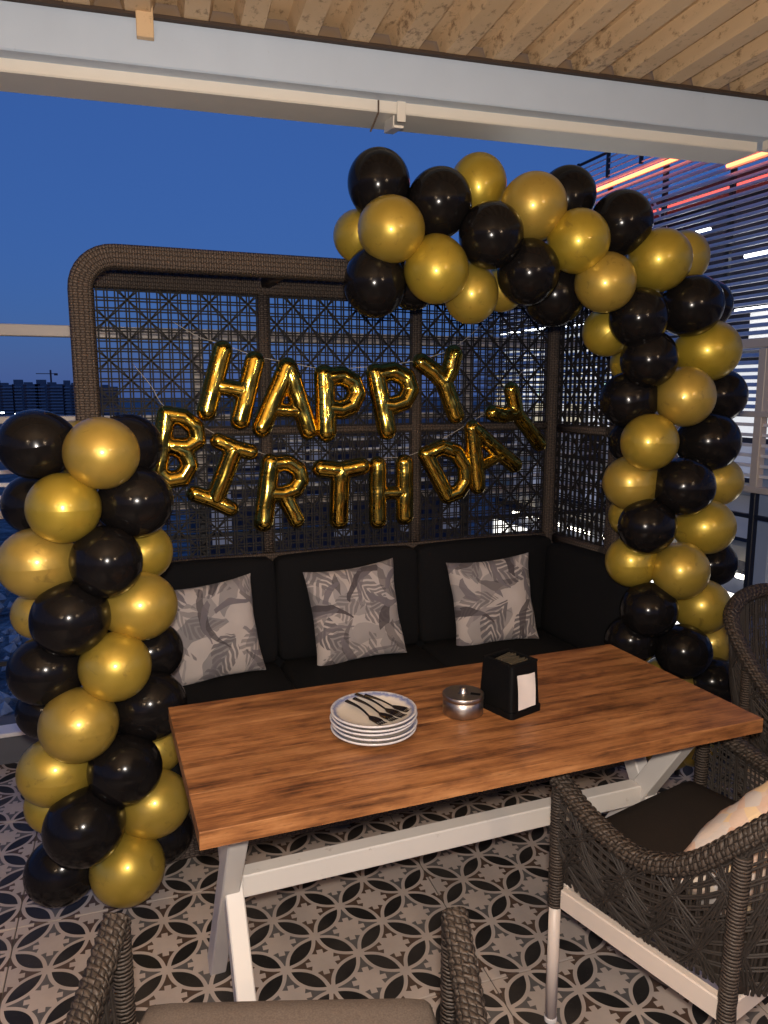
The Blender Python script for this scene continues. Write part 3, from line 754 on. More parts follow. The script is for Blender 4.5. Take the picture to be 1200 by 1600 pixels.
fork(pz(553, 1098), pz(618, 1126), 'dark steel fork crossing second on the top plate', 0.005, 0.0015)
fork(pz(556, 1092), pz(632, 1121), 'dark steel fork lying third on the top plate', 0.006, 0.003)
fork(pz(570, 1093), pz(640, 1111), 'dark steel fork lying along the back rim side of the top plate', 0.005, 0.0015)

pc = onz(729, 1121, TZ); pc = (0.832, 1.612)
root = empty('sugar_pot', (pc[0], pc[1], TZ)); root.scale = (1.12, 1.12, 1.05); tag(root, 'round brushed steel pot with knobbed lid beside the napkin holder', 'pot')
mb = MB(); lathe(mb, [(0.0, 0.0005), (0.043, 0.0005), (0.0455, 0.003), (0.0455, 0.038), (0.044, 0.039), (0.0, 0.039)], 56); obj('pot_body', mb.mesh('pot_body', True), MAT['steel'], root)
mb = MB(); lathe(mb, [(0.0, 0.0395), (0.0460, 0.0395), (0.0465, 0.0400), (0.0465, 0.0500), (0.0455, 0.0508), (0.0448, 0.0508), (0.016, 0.0498), (0.0, 0.0500)], 56); lid = obj('lid', mb.mesh('lid', True), MAT['steel'], root)
mb = MB(); lathe(mb, [(0.0, 0.0495), (0.012, 0.0495), (0.0095, 0.053), (0.0075, 0.060), (0.007, 0.0635), (0.0, 0.0645)], 24); obj('knob', mb.mesh('knob', True), MAT['steel'], lid)
mb = MB(); cbox(mb, (0.022, -0.017, 0.0508), (0.022, 0.010, 0.0012), 0.0004, Matrix.Rotation(R(-38), 3, 'Z')); obj('spoon_notch', mb, MAT['black_plastic'], lid)

ND = empty('napkin_holder', (0.957, 1.600, TZ), R(16)); tag(ND, 'black plastic napkin holder with a white napkin showing on its side', 'napkin holder')
mb = MB(); w, d, h = 0.106, 0.118, 0.130; tp = 0.90; zs = [0.0, 0.016, 0.0161, 0.112, 0.130]; sc = [1.06, 1.06, 1.0, tp + .015, tp]
vs = []; fs = []; pr = rrect(1, 1, 0.09, 3)
for z, s in zip(zs, sc):
    for (a, b) in pr: vs.append((a * w * s, b * d * s, z))
k = len(pr)
for i in range(len(zs) - 1):
    for j in range(k): fs.append((i * k + j, i * k + (j + 1) % k, (i + 1) * k + (j + 1) % k, (i + 1) * k + j))
fs.append(tuple(range(k))[::-1]); mb.add(vs, fs); obj('case', mb, MAT['black_plastic'], ND)
mb = MB()
for (x0, y0, sx, sy) in ((0, 0.046, 0.094, 0.012), (0, -0.046, 0.094, 0.012), (-0.041, 0, 0.012, 0.08), (0.041, 0, 0.012, 0.08)): cbox(mb, (x0, y0, 0.131), (sx, sy, 0.006), 0.002)
obj('top_rim', mb, MAT['black_plastic'], ND)
mb = MB(); vs = []; fs = []
for i in range(9):
    for j in range(13):
        u = -1 + i / 4; v = j / 12
        vs.append((0.031 * u, -0.0612 + 0.0052 * v + 0.0012 * math.sin(3 * u + 4 * v) * (0.4 + v) - 0.0012, 0.020 + 0.086 * v - 0.002 * u * v))
for i in range(8):
    for j in range(12): a = i * 13 + j; fs.append((a, a + 13, a + 14, a + 1))
n0 = len(vs); vs += [(x, y + 0.0008, z) for (x, y, z) in vs]; fs += [tuple(q + n0 for q in f[::-1]) for f in fs[:]]
mb.add(vs, fs); obj('napkin', mb.mesh('napkin', True), MAT['paper'], ND)
rng2 = random.Random(4); mb = MB()
for i in range(7): cbox(mb, (0, -0.03 + i * 0.010, 0.118 + rng2.uniform(0, .006)), (0.066, 0.004, 0.02), 0.001, Matrix.Rotation(rng2.uniform(-.15, .15), 3, 'Y'))
obj('packet', mb, plain('brown_packet', (0.05, 0.04, 0.025), 0.5), ND)

# ================================================================== WICKER CHAIRS
def chair():
    root = empty('wicker_armchair')
    T = [(-0.292, 0.225, 0.650), (-0.300, 0.12, 0.603), (-0.303, -0.01, 0.578), (-0.300, -0.13, 0.628), (-0.288, -0.235, 0.735), (-0.235, -0.315, 0.825), (-0.12, -0.352, 0.858), (0, -0.362, 0.865)]
    T = T + [(-x, y, z) for (x, y, z) in T[-2::-1]]
    B = [(-0.268, 0.215, 0.374), (-0.272, 0.10, 0.374), (-0.270, -0.02, 0.372), (-0.262, -0.12, 0.372), (-0.245, -0.20, 0.372), (-0.20, -0.25, 0.372), (-0.11, -0.272, 0.372), (0, -0.276, 0.372)]
    B = B + [(-x, y, z) for (x, y, z) in B[-2::-1]]
    Ts, Bs = spline(T, 10), spline(B, 10); n = len(Ts)
    mb = MB(); k = len(Ts); fine = spline(Ts, 3); sc = [1 + 0.075 * math.sin(i * 1.6) for i in range(len(fine))]
    sweep(mb, fine, rrect(0.040, 0.046, 0.016, 3), sc); obj('arm_rail', mb.mesh('arm_rail', True), MAT['braid'], root)
    def S(u, v, w=0.0):
        f = u * (n - 1); i = min(int(f), n - 2); t = f - i
        a = Bs[i].lerp(Bs[i + 1], t); b = Ts[i].lerp(Ts[i + 1], t); p = a.lerp(b, v)
        d = Vector((p.x, p.y + 0.05, 0)); d = d.normalized() if d.length > 1e-6 else Vector((0, -1, 0))
        return p + d * (w + 0.02 * math.sin(math.pi * v))
    r2 = random.Random(11); mb = MB()
    def strand(u0, v0, u1, v1, w, r=0.0027):
        m = max(3, int(abs(u1 - u0) * 60) + int(abs(v1 - v0) * 5)); tube(mb, [S(u0 + (u1 - u0) * i / m, v0 + (v1 - v0) * i / m, w) for i in range(m + 1)], r, 6, False)
    NU = 80
    for i in range(NU):
        u = (i + 0.5) / NU
        for s in (-1, 1): e = s * 0.0020 + r2.uniform(-.0012, .0012); strand(u + e, 0, u + e + r2.uniform(-.004, .004), 1, 0)
    for j in range(1, 11):
        for s in (-1, 1): v = j / 11 + s * 0.010 + r2.uniform(-.006, .006); strand(0.0, v, 1.0, v + r2.uniform(-.012, .012), 0.003, 0.0025)
    NS = 15
    for i in range(NS):
        for j in range(2):
            cu = (i + 0.5 + 0.5 * (j % 2)) / NS; cv = 0.28 + 0.46 * j; du, dv = 0.5 / NS, 0.25
            for (a, b) in ((1, 1), (1, -1), (0.5, 1), (-0.5, 1)):
                for s in (-1, 1):
                    q = s * 0.0030; u0, u1 = max(0, cu - du * a + q), min(1, cu + du * a + q)
                    strand(u0, max(0, cv - dv * b), u1, min(1, cv + dv * b), 0.006, 0.0024)
    tag(obj('woven_panel', mb.mesh('woven_panel', True), MAT['chair_strand'], root), kind='stuff')
    for sx in (-1, 1):
        mb = MB(); tube(mb, [(sx * 0.288, 0.222, 0.318 + i * 0.0056) for i in range(60)], 0.0185, 12, True, [1 + 0.05 * math.sin(i * 2.1) for i in range(60)])
        obj('wrapped_post', mb.mesh('wrapped_post', True), MAT['wrap'], root)
        mb = MB(); tube(mb, [(sx * 0.288, 0.222, 0.010), (sx * 0.288, 0.222, 0.322)], 0.0145, 14); obj('front_leg', mb.mesh('front_leg', True), MAT['cream_chair'], root)
        mb = MB(); lathe(mb, [(0, 0), (0.0155, 0), (0.0160, 0.010), (0.0140, 0.014)], 14, (sx * 0.288, 0.222, 0)); obj('foot', mb, MAT['slat_white'], root)
        pts = spline([(sx * 0.290, -0.232, 0.70), (sx * 0.292, -0.228, 0.50), (sx * 0.288, -0.225, 0.30), (sx * 0.275, -0.24, 0.0)], 14)
        mb = MB(); tube(mb, pts, 0.0175, 12, True, [1 + 0.05 * math.sin(i * 2.1) for i in range(len(pts))]); obj('rear_leg', mb.mesh('rear_leg', True), MAT['wrap'], root)
        a = Vector((sx * 0.283, 0.203, 0.346)); b = Vector((sx * 0.272, -0.222, 0.346)); mb = MB(); t = (b - a); L = t.length
        cbox(mb, (a + b) / 2, (0.022, L, 0.050), 0.003, Matrix.Rotation(math.atan2(-t.x, t.y), 3, 'Z')); obj('seat_rail', mb, MAT['cream_chair'], root)
    mb = MB(); cbox(mb, (0, 0.212, 0.346), (0.535, 0.022, 0.048), 0.003); obj('seat_rail', mb, MAT['cream_chair'], root)
    mb = MB(); cbox(mb, (0, -0.215, 0.346), (0.52, 0.022, 0.048), 0.003); obj('seat_rail', mb, MAT['cream_chair'], root)
    mb = MB(); rbox(mb, (0, 0.004, 0.425), (0.520, 0.480, 0.115), 0.030, 10, 0.008); obj('seat_cushion', mb.mesh('seat_cushion', True), MAT['seat_taupe'], root)
    return root
def copy_tree(o, parent=None):
    c = o.copy(); col.objects.link(c); c.parent = parent
    for ch in list(o.children): copy_tree(ch, c)
    return c
def place_chair(o, fl, yaw, label, dark=False):
    """put the chair so that its front-left post stands on fl"""
    M = Matrix.Rotation(yaw, 3, 'Z'); p = Vector((*fl, 0)) - M @ Vector((-0.288, 0.222, 0)); o.location = p; o.rotation_euler = (0, 0, yaw)
    tag(o, label, 'chair', 'wicker armchairs round the table')
    if dark:
        for ch in o.children:
            if ch.name.startswith('seat_cushion'):
                ch.data = ch.data.copy(); ch.data.materials.clear(); ch.data.materials.append(MAT['seat_dark'])
ch0 = chair(); ch1 = copy_tree(ch0); ch2 = copy_tree(ch0)
place_chair(ch0, (-0.005, 1.262), R(-19.5), 'brown wicker armchair with taupe seat, pulled up facing the middle of the table')
place_chair(ch1, (0.985, 1.405), R(13), 'brown wicker armchair with cream legs holding the peach printed pillow', True)
place_chair(ch2, (0, 0), R(-160), 'brown wicker armchair turned away beyond the end of the table', True)
ch2.location = (2.20, 1.56, 0)
cpos = ch1.location + Matrix.Rotation(R(13), 3, 'Z') @ Vector((-0.055, -0.140, 0.548))
o = obj('throw_pillow', pillow_mesh(0.36, 0.36, 0.078, 31), MAT['peach'], None, cpos, (R(20), R(-36), R(13 - 24))); tag(o, 'peach and white printed pillow leaning in the wicker armchair', 'pillow')

# ================================================================== BALLOONS
def balloon_mesh():
    prof = []
    for i in range(19):
        a = math.pi * i / 20; r = math.sin(a); z = math.cos(a)
        if z < 0: z *= 1.10; r *= 1 - 0.10 * z * z
        prof.append((max(r, 0.0), z))
    prof += [(0.075, -1.12), (0.045, -1.17), (0.075, -1.20), (0.085, -1.225), (0.05, -1.24), (0.0, -1.235)]
    mb = MB(); lathe(mb, prof, 36); return mb.mesh('balloon', True)
bm_b = balloon_mesh(); bm_b.materials.append(MAT['black']); bm_g = balloon_mesh(); bm_g.materials.append(MAT['gold'])
def near(axis, p):
    best = None
    for a, b in zip(axis[:-1], axis[1:]):
        a = Vector(a); b = Vector(b); t = max(0, min(1, (p - a).dot(b - a) / (b - a).length_squared)); q = a.lerp(b, t)
        if best is None or (q - p).length < (best - p).length: best = q
    return best
def garland(name, label, axis, data, yfun, loc):
    root = empty(name, loc); tag(root, label, 'balloon garland'); L = Vector(loc)
    mb = MB(); tube(mb, [Vector(a) - L for a in spline(axis, 8)], 0.011, 8); obj('support_pole', mb.mesh('support_pole', True), MAT['black_metal'], root)
    for (c, x, y, rx, ry, lay) in data:
        Y = yfun(x, y) + lay; p = ony(x, y, Y); dep = (p - CO).dot(FW); r = 0.5 * (rx + ry) * dep / CAM_F
        q = near(axis, p); d = (p - q)
        # tie points sit a little below on the side balloons, neck points to the pole
        d = d.normalized() if d.length > 0.02 else Vector((0, -1, 0))
        d = (d + Vector((rng.uniform(-.15, .15), rng.uniform(-.15, .15), rng.uniform(-.12, .12)))).normalized()
        quat = d.to_track_quat('Z', 'Y')
        o = obj('black_balloon' if c == 'B' else 'gold_balloon', bm_b if c == 'B' else bm_g, None, root)
        o.location = p - L - d * (r * 0.03); o.rotation_mode = 'QUATERNION'; o.rotation_quaternion = quat
        e = 1.0 + 0.06 * (1 - abs(d.y)); q_ = rng.uniform(-.022, .022); o.scale = (r * (1 + q_), r * (1 - q_), r * e)
        if p.z - r < 0.0: o.location.z += (r - p.z) * 1.0
    return root
LD = [('G', 118, 700, 44, 44, .13), ('B', 202, 697, 50, 52, .06), ('B', 52, 788, 48, 46, .10), ('G', 226, 862, 46, 42, .11), ('G', 56, 960, 38, 37, .14),
      ('B', 240, 1017, 46, 46, .09), ('B', 70, 1110, 44, 42, .13), ('G', 246, 1168, 42, 38, .13), ('G', 86, 1256, 46, 44, .10), ('B', 256, 1302, 44, 45, .09),
      ('B', 55, 695, 56, 53, -.02), ('G', 160, 708, 58, 56, -.09), ('G', 98, 794, 58, 53, -.08), ('B', 214, 784, 58, 52, -.03), ('G', 56, 880, 58, 53, -.02),
      ('B', 167, 878, 57, 55, -.09), ('B', 108, 967, 60, 57, -.08), ('G', 221, 947, 57, 50, -.02), ('G', 181, 1042, 56, 53, -.08), ('B', 70, 1048, 58, 50, -.01),
      ('B', 236, 1102, 55, 52, -.01), ('G', 122, 1133, 60, 57, -.09), ('G', 85, 1205, 57, 50, 0.0), ('B', 196, 1202, 57, 55, -.08), ('G', 243, 1255, 52, 52, 0.0),
      ('B', 130, 1293, 61, 60, -.09), ('B', 94, 1361, 54, 50, 0.03), ('G', 200, 1357, 53, 60, -.04)]
axL = [(0.02, 2.22, 0.02), (0.0, 2.20, 0.6), (-0.01, 2.19, 1.0), (-0.03, 2.19, 1.46)]
garland('balloon_column', 'short column of black and gold balloons standing at the end of the sofa', axL, LD, lambda x, y: 2.20, (0.02, 2.22, 0.0))
RD = [('G', 560, 370, 38, 42, .12), ('B', 645, 443, 42, 40, .12), ('G', 747, 287, 44, 46, .08), ('G', 785, 452, 36, 34, .15), ('B', 886, 306, 43, 46, .10), ('B', 866, 462, 48, 47, .07),
      ('G', 1068, 402, 40, 40, .12), ('G', 949, 518, 40, 37, .08), ('B', 1104, 477, 40, 38, .09), ('G', 987, 568, 35, 32, .15), ('B', 1126, 618, 42, 39, .06), ('B', 986, 690, 36, 34, .15),
      ('G', 1122, 752, 40, 36, .08), ('G', 985, 805, 34, 34, .15), ('B', 1117, 880, 36, 33, .12), ('G', 991, 930, 32, 30, .16), ('G', 1117, 1000, 37, 34, .09), ('G', 1040, 1062, 40, 36, .06),
      ('B', 592, 285, 48, 51, .02), ('B', 586, 444, 47, 53, .0), ('G', 612, 359, 50, 54, -.08), ('B', 687, 315, 48, 54, -.02), ('G', 682, 423, 48, 53, -.07), ('B', 768, 368, 50, 52, -.08),
      ('G', 736, 461, 43, 44, .03), ('G', 834, 322, 49, 54, -.04), ('B', 826, 427, 48, 50, -.05), ('G', 904, 377, 48, 50, -.08), ('B', 971, 347, 45, 51, -.01), ('G', 946, 442, 46, 47, -.08),
      ('G', 1031, 406, 49, 49, -.04), ('B', 998, 497, 46, 46, -.06), ('B', 1082, 477, 49, 46, -.05), ('G', 1108, 548, 51, 44, -.02), ('B', 1014, 562, 45, 43, -.07), ('G', 1070, 620, 48, 45, -.10),
      ('B', 983, 624, 48, 40, .01), ('G', 1014, 691, 46, 42, -.08), ('B', 1109, 690, 50, 42, -.03), ('B', 1068, 760, 48, 46, -.10), ('G', 985, 754, 46, 38, .01), ('B', 1010, 823, 44, 43, -.07),
      ('G', 1103, 823, 47, 41, -.03), ('G', 987, 877, 43, 37, .02), ('G', 1063, 892, 46, 43, -.10), ('B', 1013, 953, 44, 43, -.06), ('G', 1099, 947, 44, 39, -.03), ('B', 985, 1000, 41, 38, .03),
      ('B', 1068, 1018, 43, 43, -.09), ('B', 1116, 1065, 41, 37, -.03),
      ('B', 1030, 1115, 42, 40, .0), ('G', 1085, 1158, 40, 38, -.02), ('B', 1120, 1150, 38, 36, .08), ('G', 1040, 1165, 38, 36, .05)]
axR = [(2.13, 2.24, 0.02), (2.10, 2.22, 0.6), (2.08, 2.22, 1.2), (2.02, 2.24, 1.75), (1.82, 2.27, 1.96), (1.5, 2.3, 2.06), (1.1, 2.33, 2.08), (0.82, 2.34, 2.09)]
def yR(x, y):
    t = max(0.0, min(1.0, (1000 - x) / 400)); return 2.22 + 0.12 * t
garland('balloon_arch', 'tall black and gold balloon garland rising from the floor and curving over the booth', axR, RD, yR, (2.13, 2.24, 0.0))

# ================================================================== FOIL LETTERS
YL = 2.955
def letter(ch, strokes, label, yoff=0.0, hwm=1.22):
    Y = YL + yoff
    segs = []
    for (pts, hwpx) in strokes:
        P = [ony(x, y, Y) for (x, y) in pts]; dep = (P[0] - CO).dot(FW); w = hwpx * dep / CAM_F * hwm; s0 = 0.0
        for a, b in zip(P[:-1], P[1:]):
            segs.append((np.array((a.x, a.z)), np.array((b.x, b.z)), w, s0)); s0 += (b - a).length
    allp = np.array([s[0] for s in segs] + [s[1] for s in segs]); mw = max(s[2] for s in segs)
    lo = allp.min(0) - mw - 0.008; hi = allp.max(0) + mw + 0.008; st = 0.0036
    nx = int((hi[0] - lo[0]) / st) + 2; nz = int((hi[1] - lo[1]) / st) + 2
    gx = lo[0] + np.arange(nx) * st; gz = lo[1] + np.arange(nz) * st
    X, Z = np.meshgrid(gx, gz, indexing='ij')
    def field(X, Z):
        best = np.full(X.shape, 9.0); S = np.zeros(X.shape); W = np.full(X.shape, mw)
        for (a, b, w, s0) in segs:
            d = b - a; l2 = max(d @ d, 1e-12); t = np.clip(((X - a[0]) * d[0] + (Z - a[1]) * d[1]) / l2, 0, 1)
            D = np.hypot(X - a[0] - t * d[0], Z - a[1] - t * d[1]) - w
            m = D < best; best = np.where(m, D, best); S = np.where(m, s0 + t * math.sqrt(l2), S); W = np.where(m, w, W)
        return best, S, W
    D, S, W = field(X, Z)
    # snap vertices just outside the rim onto it
    e = 1e-4
    gxd = (field(X + e, Z)[0] - D) / e; gzd = (field(X, Z + e)[0] - D) / e
    outm = (D > 0) & (D < st * 1.5)
    X2 = np.where(outm, X - gxd * D, X); Z2 = np.where(outm, Z - gzd * D, Z); D2 = np.where(outm, 0.0, D)
    t = np.clip(-D2 / W, 0, 1); prof = np.sqrt(np.clip(1 - (1 - t) ** 2, 0, 1))
    puck = 1 - 0.42 * np.exp(-(-D2) / 0.006) * (0.5 + 0.5 * np.sin(S * 2 * math.pi / 0.0125 + 3 * np.sin(S * 90)))
    Hh = W * 0.92 * prof * puck * (1 + 0.025 * np.sin(S * 60 + X * 40)) + 0.0006
    cx, cz = (lo + hi) / 2; O = Vector((cx, Y, cz))
    ok = D < st * 1.5; idx = -np.ones((nx, nz), int); vs = []; fs = []
    I, J = np.nonzero(ok); idx[I, J] = np.arange(len(I)); n0 = len(I)
    for sgn in (-1, 1): vs += [(X2[i, j] - cx, sgn * Hh[i, j], Z2[i, j] - cz) for i, j in zip(I, J)]
    for i in range(nx - 1):
        for j in range(nz - 1):
            q = (idx[i, j], idx[i + 1, j], idx[i + 1, j + 1], idx[i, j + 1])
            if min(q) < 0 or min(D[i, j], D[i + 1, j], D[i, j + 1], D[i + 1, j + 1]) > 0: continue
            fs.append(q); fs.append(tuple(k + n0 for k in q[::-1]))
    mb = MB(); mb.add(vs, fs); o = obj('foil_letter_balloon', mb.mesh('foil_letter_balloon', True), MAT['foil'], None, O)
    o.rotation_euler = (rng.uniform(-.07, .07), 0, rng.uniform(-.10, .10))
    tag(o, label, 'letter balloon', 'gold foil letter balloons'); return o
letter('H', [([(348, 547), (323, 642)], 13), ([(398, 564), (375, 656)], 13), ([(345, 604), (380, 610)], 11)], 'gold foil letter balloon H that starts the word HAPPY')
letter('A', [([(449, 574), (409, 668)], 13), ([(450, 574), (482, 672)], 13), ([(428, 640), (468, 642)], 9)], 'gold foil letter balloon A in the word HAPPY')
letter('P', [([(507, 586), (509, 674)], 14), ([(507, 590), (535, 587), (552, 597), (558, 615), (549, 633), (532, 640), (514, 638)], 13)], 'gold foil letter balloon P right after the A of HAPPY')
letter('P', [([(588, 583), (604, 672)], 13), ([(590, 585), (615, 580), (635, 590), (641, 608), (631, 627), (613, 634), (598, 632)], 12.5)], 'gold foil letter balloon P right before the Y of HAPPY')
letter('Y', [([(659, 566), (678, 580), (693, 597)], 12), ([(708, 553), (703, 577), (693, 597)], 12), ([(693, 597), (711, 648)], 12)], 'gold foil letter balloon Y that ends the word HAPPY')
letter('B', [([(260, 648), (247, 738)], 12), ([(260, 648), (286, 652), (306, 668), (308, 688), (293, 698), (268, 697)], 12), ([(268, 697), (289, 707), (296, 727), (285, 746), (263, 750), (247, 738)], 12)], 'gold foil letter balloon B beside the balloon column')
letter('I', [([(341, 689), (366, 700), (390, 706)], 11), ([(365, 703), (336, 780)], 13), ([(305, 772), (334, 782), (360, 795)], 11)], 'gold foil letter balloon I tilted in the word BIRTHDAY')
letter('R', [([(423, 724), (411, 815)], 13), ([(424, 726), (450, 723), (467, 734), (471, 750), (461, 765), (440, 772), (424, 771)], 11.5), ([(444, 774), (463, 812)], 11)], 'gold foil letter balloon R in the word BIRTHDAY')
letter('T', [([(502, 732), (532, 735), (563, 728)], 12), ([(532, 736), (530, 812)], 13)], 'gold foil letter balloon T in the word BIRTHDAY')
letter('H', [([(590, 727), (590, 812)], 12), ([(632, 724), (632, 806)], 12), ([(590, 771), (632, 769)], 9)], 'gold foil letter balloon H in the word BIRTHDAY')
letter('D', [([(666, 710), (699, 775)], 11), ([(666, 710), (690, 699), (712, 706), (726, 728), (727, 751), (716, 768), (699, 775)], 11)], 'gold foil letter balloon D in the word BIRTHDAY')
letter('A', [([(736, 670), (747, 760)], 11), ([(737, 669), (770, 698), (804, 726)], 11), ([(744, 732), (782, 711)], 8)], 'gold foil letter balloon A in the word BIRTHDAY', -0.02)
letter('Y', [([(767, 645), (786, 649), (806, 645)], 10.5), ([(797, 609), (803, 628), (806, 645)], 10.5), ([(806, 645), (825, 668), (846, 694)], 10)], 'gold foil letter balloon Y that ends the word BIRTHDAY', -0.01)
def string(px, label):
    P = [ony(x, y, 2.975 if 0 < i < len(px) - 1 else 3.035) for i, (x, y) in enumerate(px)]; mb = MB(); O = P[0]
    tube(mb, [p - O for p in spline(P, 5)], 0.0013, 5); o = obj('banner_string', mb.mesh('banner_string', True), MAT['string'], None, O); tag(o, label, 'string', 'letter banner strings')
string([(270, 503), (312, 527), (347, 537), (398, 556), (449, 566), (507, 576), (588, 572), (655, 562), (709, 543), (762, 500)], 'thin white string along the tops of the HAPPY letters')
string([(207, 568), (236, 603), (258, 636), (312, 664), (341, 680), (391, 700), (423, 712), (500, 722), (590, 716), (632, 713), (666, 700), (735, 660), (767, 637), (797, 600), (822, 575)], 'thin white string along the tops of the BIRTHDAY letters')

# ================================================================== LOUVRED BUILDING ON THE RIGHT
XB = 8.0
BL = (9.5, 10.0, -5.2)
bld = empty('louvred_building', BL); tag(bld, 'dark building with grey louvres and orange neon lines past the side railing', 'building')
def bb(name, c, s, mat, parent=None, ch=0.004):
    mb = MB(); cbox(mb, Vector(c) - Vector(BL), s, ch); return obj(name, mb, mat, parent or bld)
m_dark = plain('dark_facade', (0.030, 0.030, 0.045), 0.7); m_slat = plain('lilac_grey_louvre', (0.80, 0.78, 0.80), 0.45); m_red = plain('red_brown_facade', (0.10, 0.035, 0.03), 0.7)
YA, YE = 3.0, 15.6
YM, YLn = (YA + YE) / 2, YE - YA
bb('wall', (10.6, YM, -0.2), (3.6, YLn, 9.6), m_dark)
z = 1.36; i = 0
while z < 5.0:
    y1 = YE - 0.4 if z < 4.75 else YE - 1.6
    mb = MB(); cbox(mb, Vector((XB, (YA + y1) / 2, z)) - Vector(BL), (0.045, y1 - YA, 0.040 if z > 2.4 else 0.052), 0.004); obj('louvre', mb, m_slat, bld); z += 0.0935; i += 1
for y in (4.2, 5.6, 6.9, 8.2, 9.5, 10.8, 12.1, 13.4, 14.7): bb('louvre_post', (8.10, y, 3.1), (0.06, 0.07, 3.7), MAT['black_metal'])
for y in (6.3, 8.6, 10.9, 13.0):
    mb = MB(); tube(mb, [Vector((8.35, y, 2.4)) - Vector(BL), Vector((8.35, y + 1.6, 4.7)) - Vector(BL)], 0.02, 6); obj('brace', mb, m_slat, bld)
bb('red_band', (8.72, YM, 4.42), (0.06, YLn, 0.30), m_red)
em_neon = emit('orange_neon', (1.0, 0.22, 0.07), 5.0); em_neon2 = emit('red_neon', (1.0, 0.10, 0.04), 1.4); em_tube = emit('white_tube', (0.95, 0.98, 1.0), 7.0)
def rod(name, a, b, r, mat):
    mb = MB(); tube(mb, [Vector(a) - Vector(BL), Vector(b) - Vector(BL)], r, 8); return obj(name, mb.mesh(name, True), mat, bld)
rod('neon_tube', (7.93, 8.3, 4.815), (7.93, 13.8, 4.815), 0.028, em_neon)
rod('neon_tube', (8.66, 6.0, 4.40), (8.66, 11.9, 4.40), 0.045, em_neon2)
rod('neon_tube', (7.93, 6.3, 4.46), (7.93, 8.15, 4.46), 0.024, em_neon)
for (y0, y1, zz, xx) in ((8.72, 9.35, 3.80, 8.25), (6.2, 8.05, 3.33, 8.25), (6.4, 8.1, 2.62, 8.2), (10.9, 12.3, 2.72, 8.3), (12.9, 14.6, 2.78, 8.3)): rod('tube_light', (xx, y0, zz), (xx, y1, zz), 0.03, em_tube)
em_hall = emit('lit_hall', (0.96, 0.96, 0.95), 0.75)
for k in range(6): bb('lit_panel', (8.62, 11.05 + k * 0.72, 2.02), (0.03, 0.62, 1.25), em_hall if k % 3 != 2 else emit('pale_hall', (0.9, 0.92, 0.85), 0.35), None, 0.002)
for k in range(4): bb('lit_panel', (8.62, 6.1 + k * 0.62, 2.40), (0.03, 0.56, 0.50), em_hall, None, 0.002)
# roof railing
for y in (8.9, 9.9, 10.7, 11.5, 12.3, 13.1): bb('railing_post', (7.96, y, 5.16), (0.05, 0.05, 0.42), MAT['black_metal'])
for k in range(5): rod('railing_bar', (7.96, 8.0, 4.98 + k * 0.09), (7.96, 13.2, 4.98 + k * 0.09), 0.012 if k < 4 else 0.025, m_slat if k < 4 else MAT['black_metal'])
# lit storeys below the louvres
m_cream = plain('cream_band', (0.50, 0.42, 0.28), 0.6); m_grey = plain('grey_band', (0.22, 0.23, 0.26), 0.6)
em_shop = emit('lit_shop_window', (1.0, 0.96, 0.88), 2.2); em_win = emit('lit_room_window', (0.95, 0.97, 1.0), 0.75); em_warm = emit('warm_room_window', (1.0, 0.86, 0.55), 0.5); em_dim = emit('dim_room_window', (0.75, 0.78, 0.95), 0.22); em_faint = emit('faint_room_window', (0.8, 0.72, 0.6), 0.07); em_green = emit('green_sign', (0.25, 0.9, 0.6), 0.5)
bb('floor_band', (8.75, YM, 2.12), (0.3, YLn, 0.16), m_grey); bb('floor_band', (8.7, YM, 0.18), (0.4, YLn, 0.14), m_cream); bb('floor_band', (8.7, YM, -0.72), (0.4, YLn, 0.20), m_cream); bb('floor_band', (8.72, YM, -1.20), (0.3, YLn, 0.30), m_grey)
r3 = random.Random(5); y = YA + 0.25
while y < YE - 0.6:
    w = r3.uniform(0.55, 0.95)
    for (z0, z1, mats) in ((0.9, 1.98, (em_win, em_dim, em_win, em_warm)), (0.32, 0.82, (em_dim, m_dark, em_faint)), (-0.56, 0.06, (em_faint, em_dim, m_cream)), (-3.1, -1.38, (em_shop, em_shop, em_shop, em_win))):
        wn_ = bb('window', (8.79, y + w / 2, (z0 + z1) / 2), (0.03, w - 0.06, z1 - z0), r3.choice(mats), None, 0.002)
        bb('frame', (8.765, y + w - 0.01, (z0 + z1) / 2), (0.06, 0.05, z1 - z0 - 0.004), m_grey, None, 0.002)
    y += w
for (yy, zz) in ((13.9, 1.55), (11.2, 1.7)): bb('shop_sign', (8.70, yy, zz), (0.05, 0.9, 0.10), em_green)
for k in range(9): rod('strip_lamp', (8.40, 5.2 + k * 1.02, -1.02), (8.40, 5.9 + k * 1.02, -1.02), 0.035, emit('strip_lamp', (1.0, 0.93, 0.80), 9.0) if k == 0 else bpy.data.materials['strip_lamp'])
# a lower block in the distance behind the booth
BL2 = (4.0, 26.0, -5.3)
b2 = empty('low_block', BL2); tag(b2, 'low grey block with lit rows of windows seen through the lattice', 'building')
def bb2(name, c, s, mat, ch=0.01): mb = MB(); cbox(mb, Vector(c) - Vector(BL2), s, ch); return obj(name, mb, mat, b2)
bb2('wall', (8.2, 28.0, -2.2), (9.6, 5.0, 6.2), m_dark); bb2('parapet', (8.2, 25.45, 0.62), (9.7, 0.3, 0.5), m_grey); bb2('parapet', (8.2, 25.45, -1.25), (9.7, 0.25, 0.3), m_grey)
for i in range(11):
    for (z0, z1) in ((-1.0, 0.2), (-3.6, -1.6)): bb2('window', (3.9 + i * 0.86, 25.47, (z0 + z1) / 2), (0.66, 0.05, z1 - z0), r3.choice((m_dark, m_dark, em_faint, em_faint, m_dark)), 0.004)

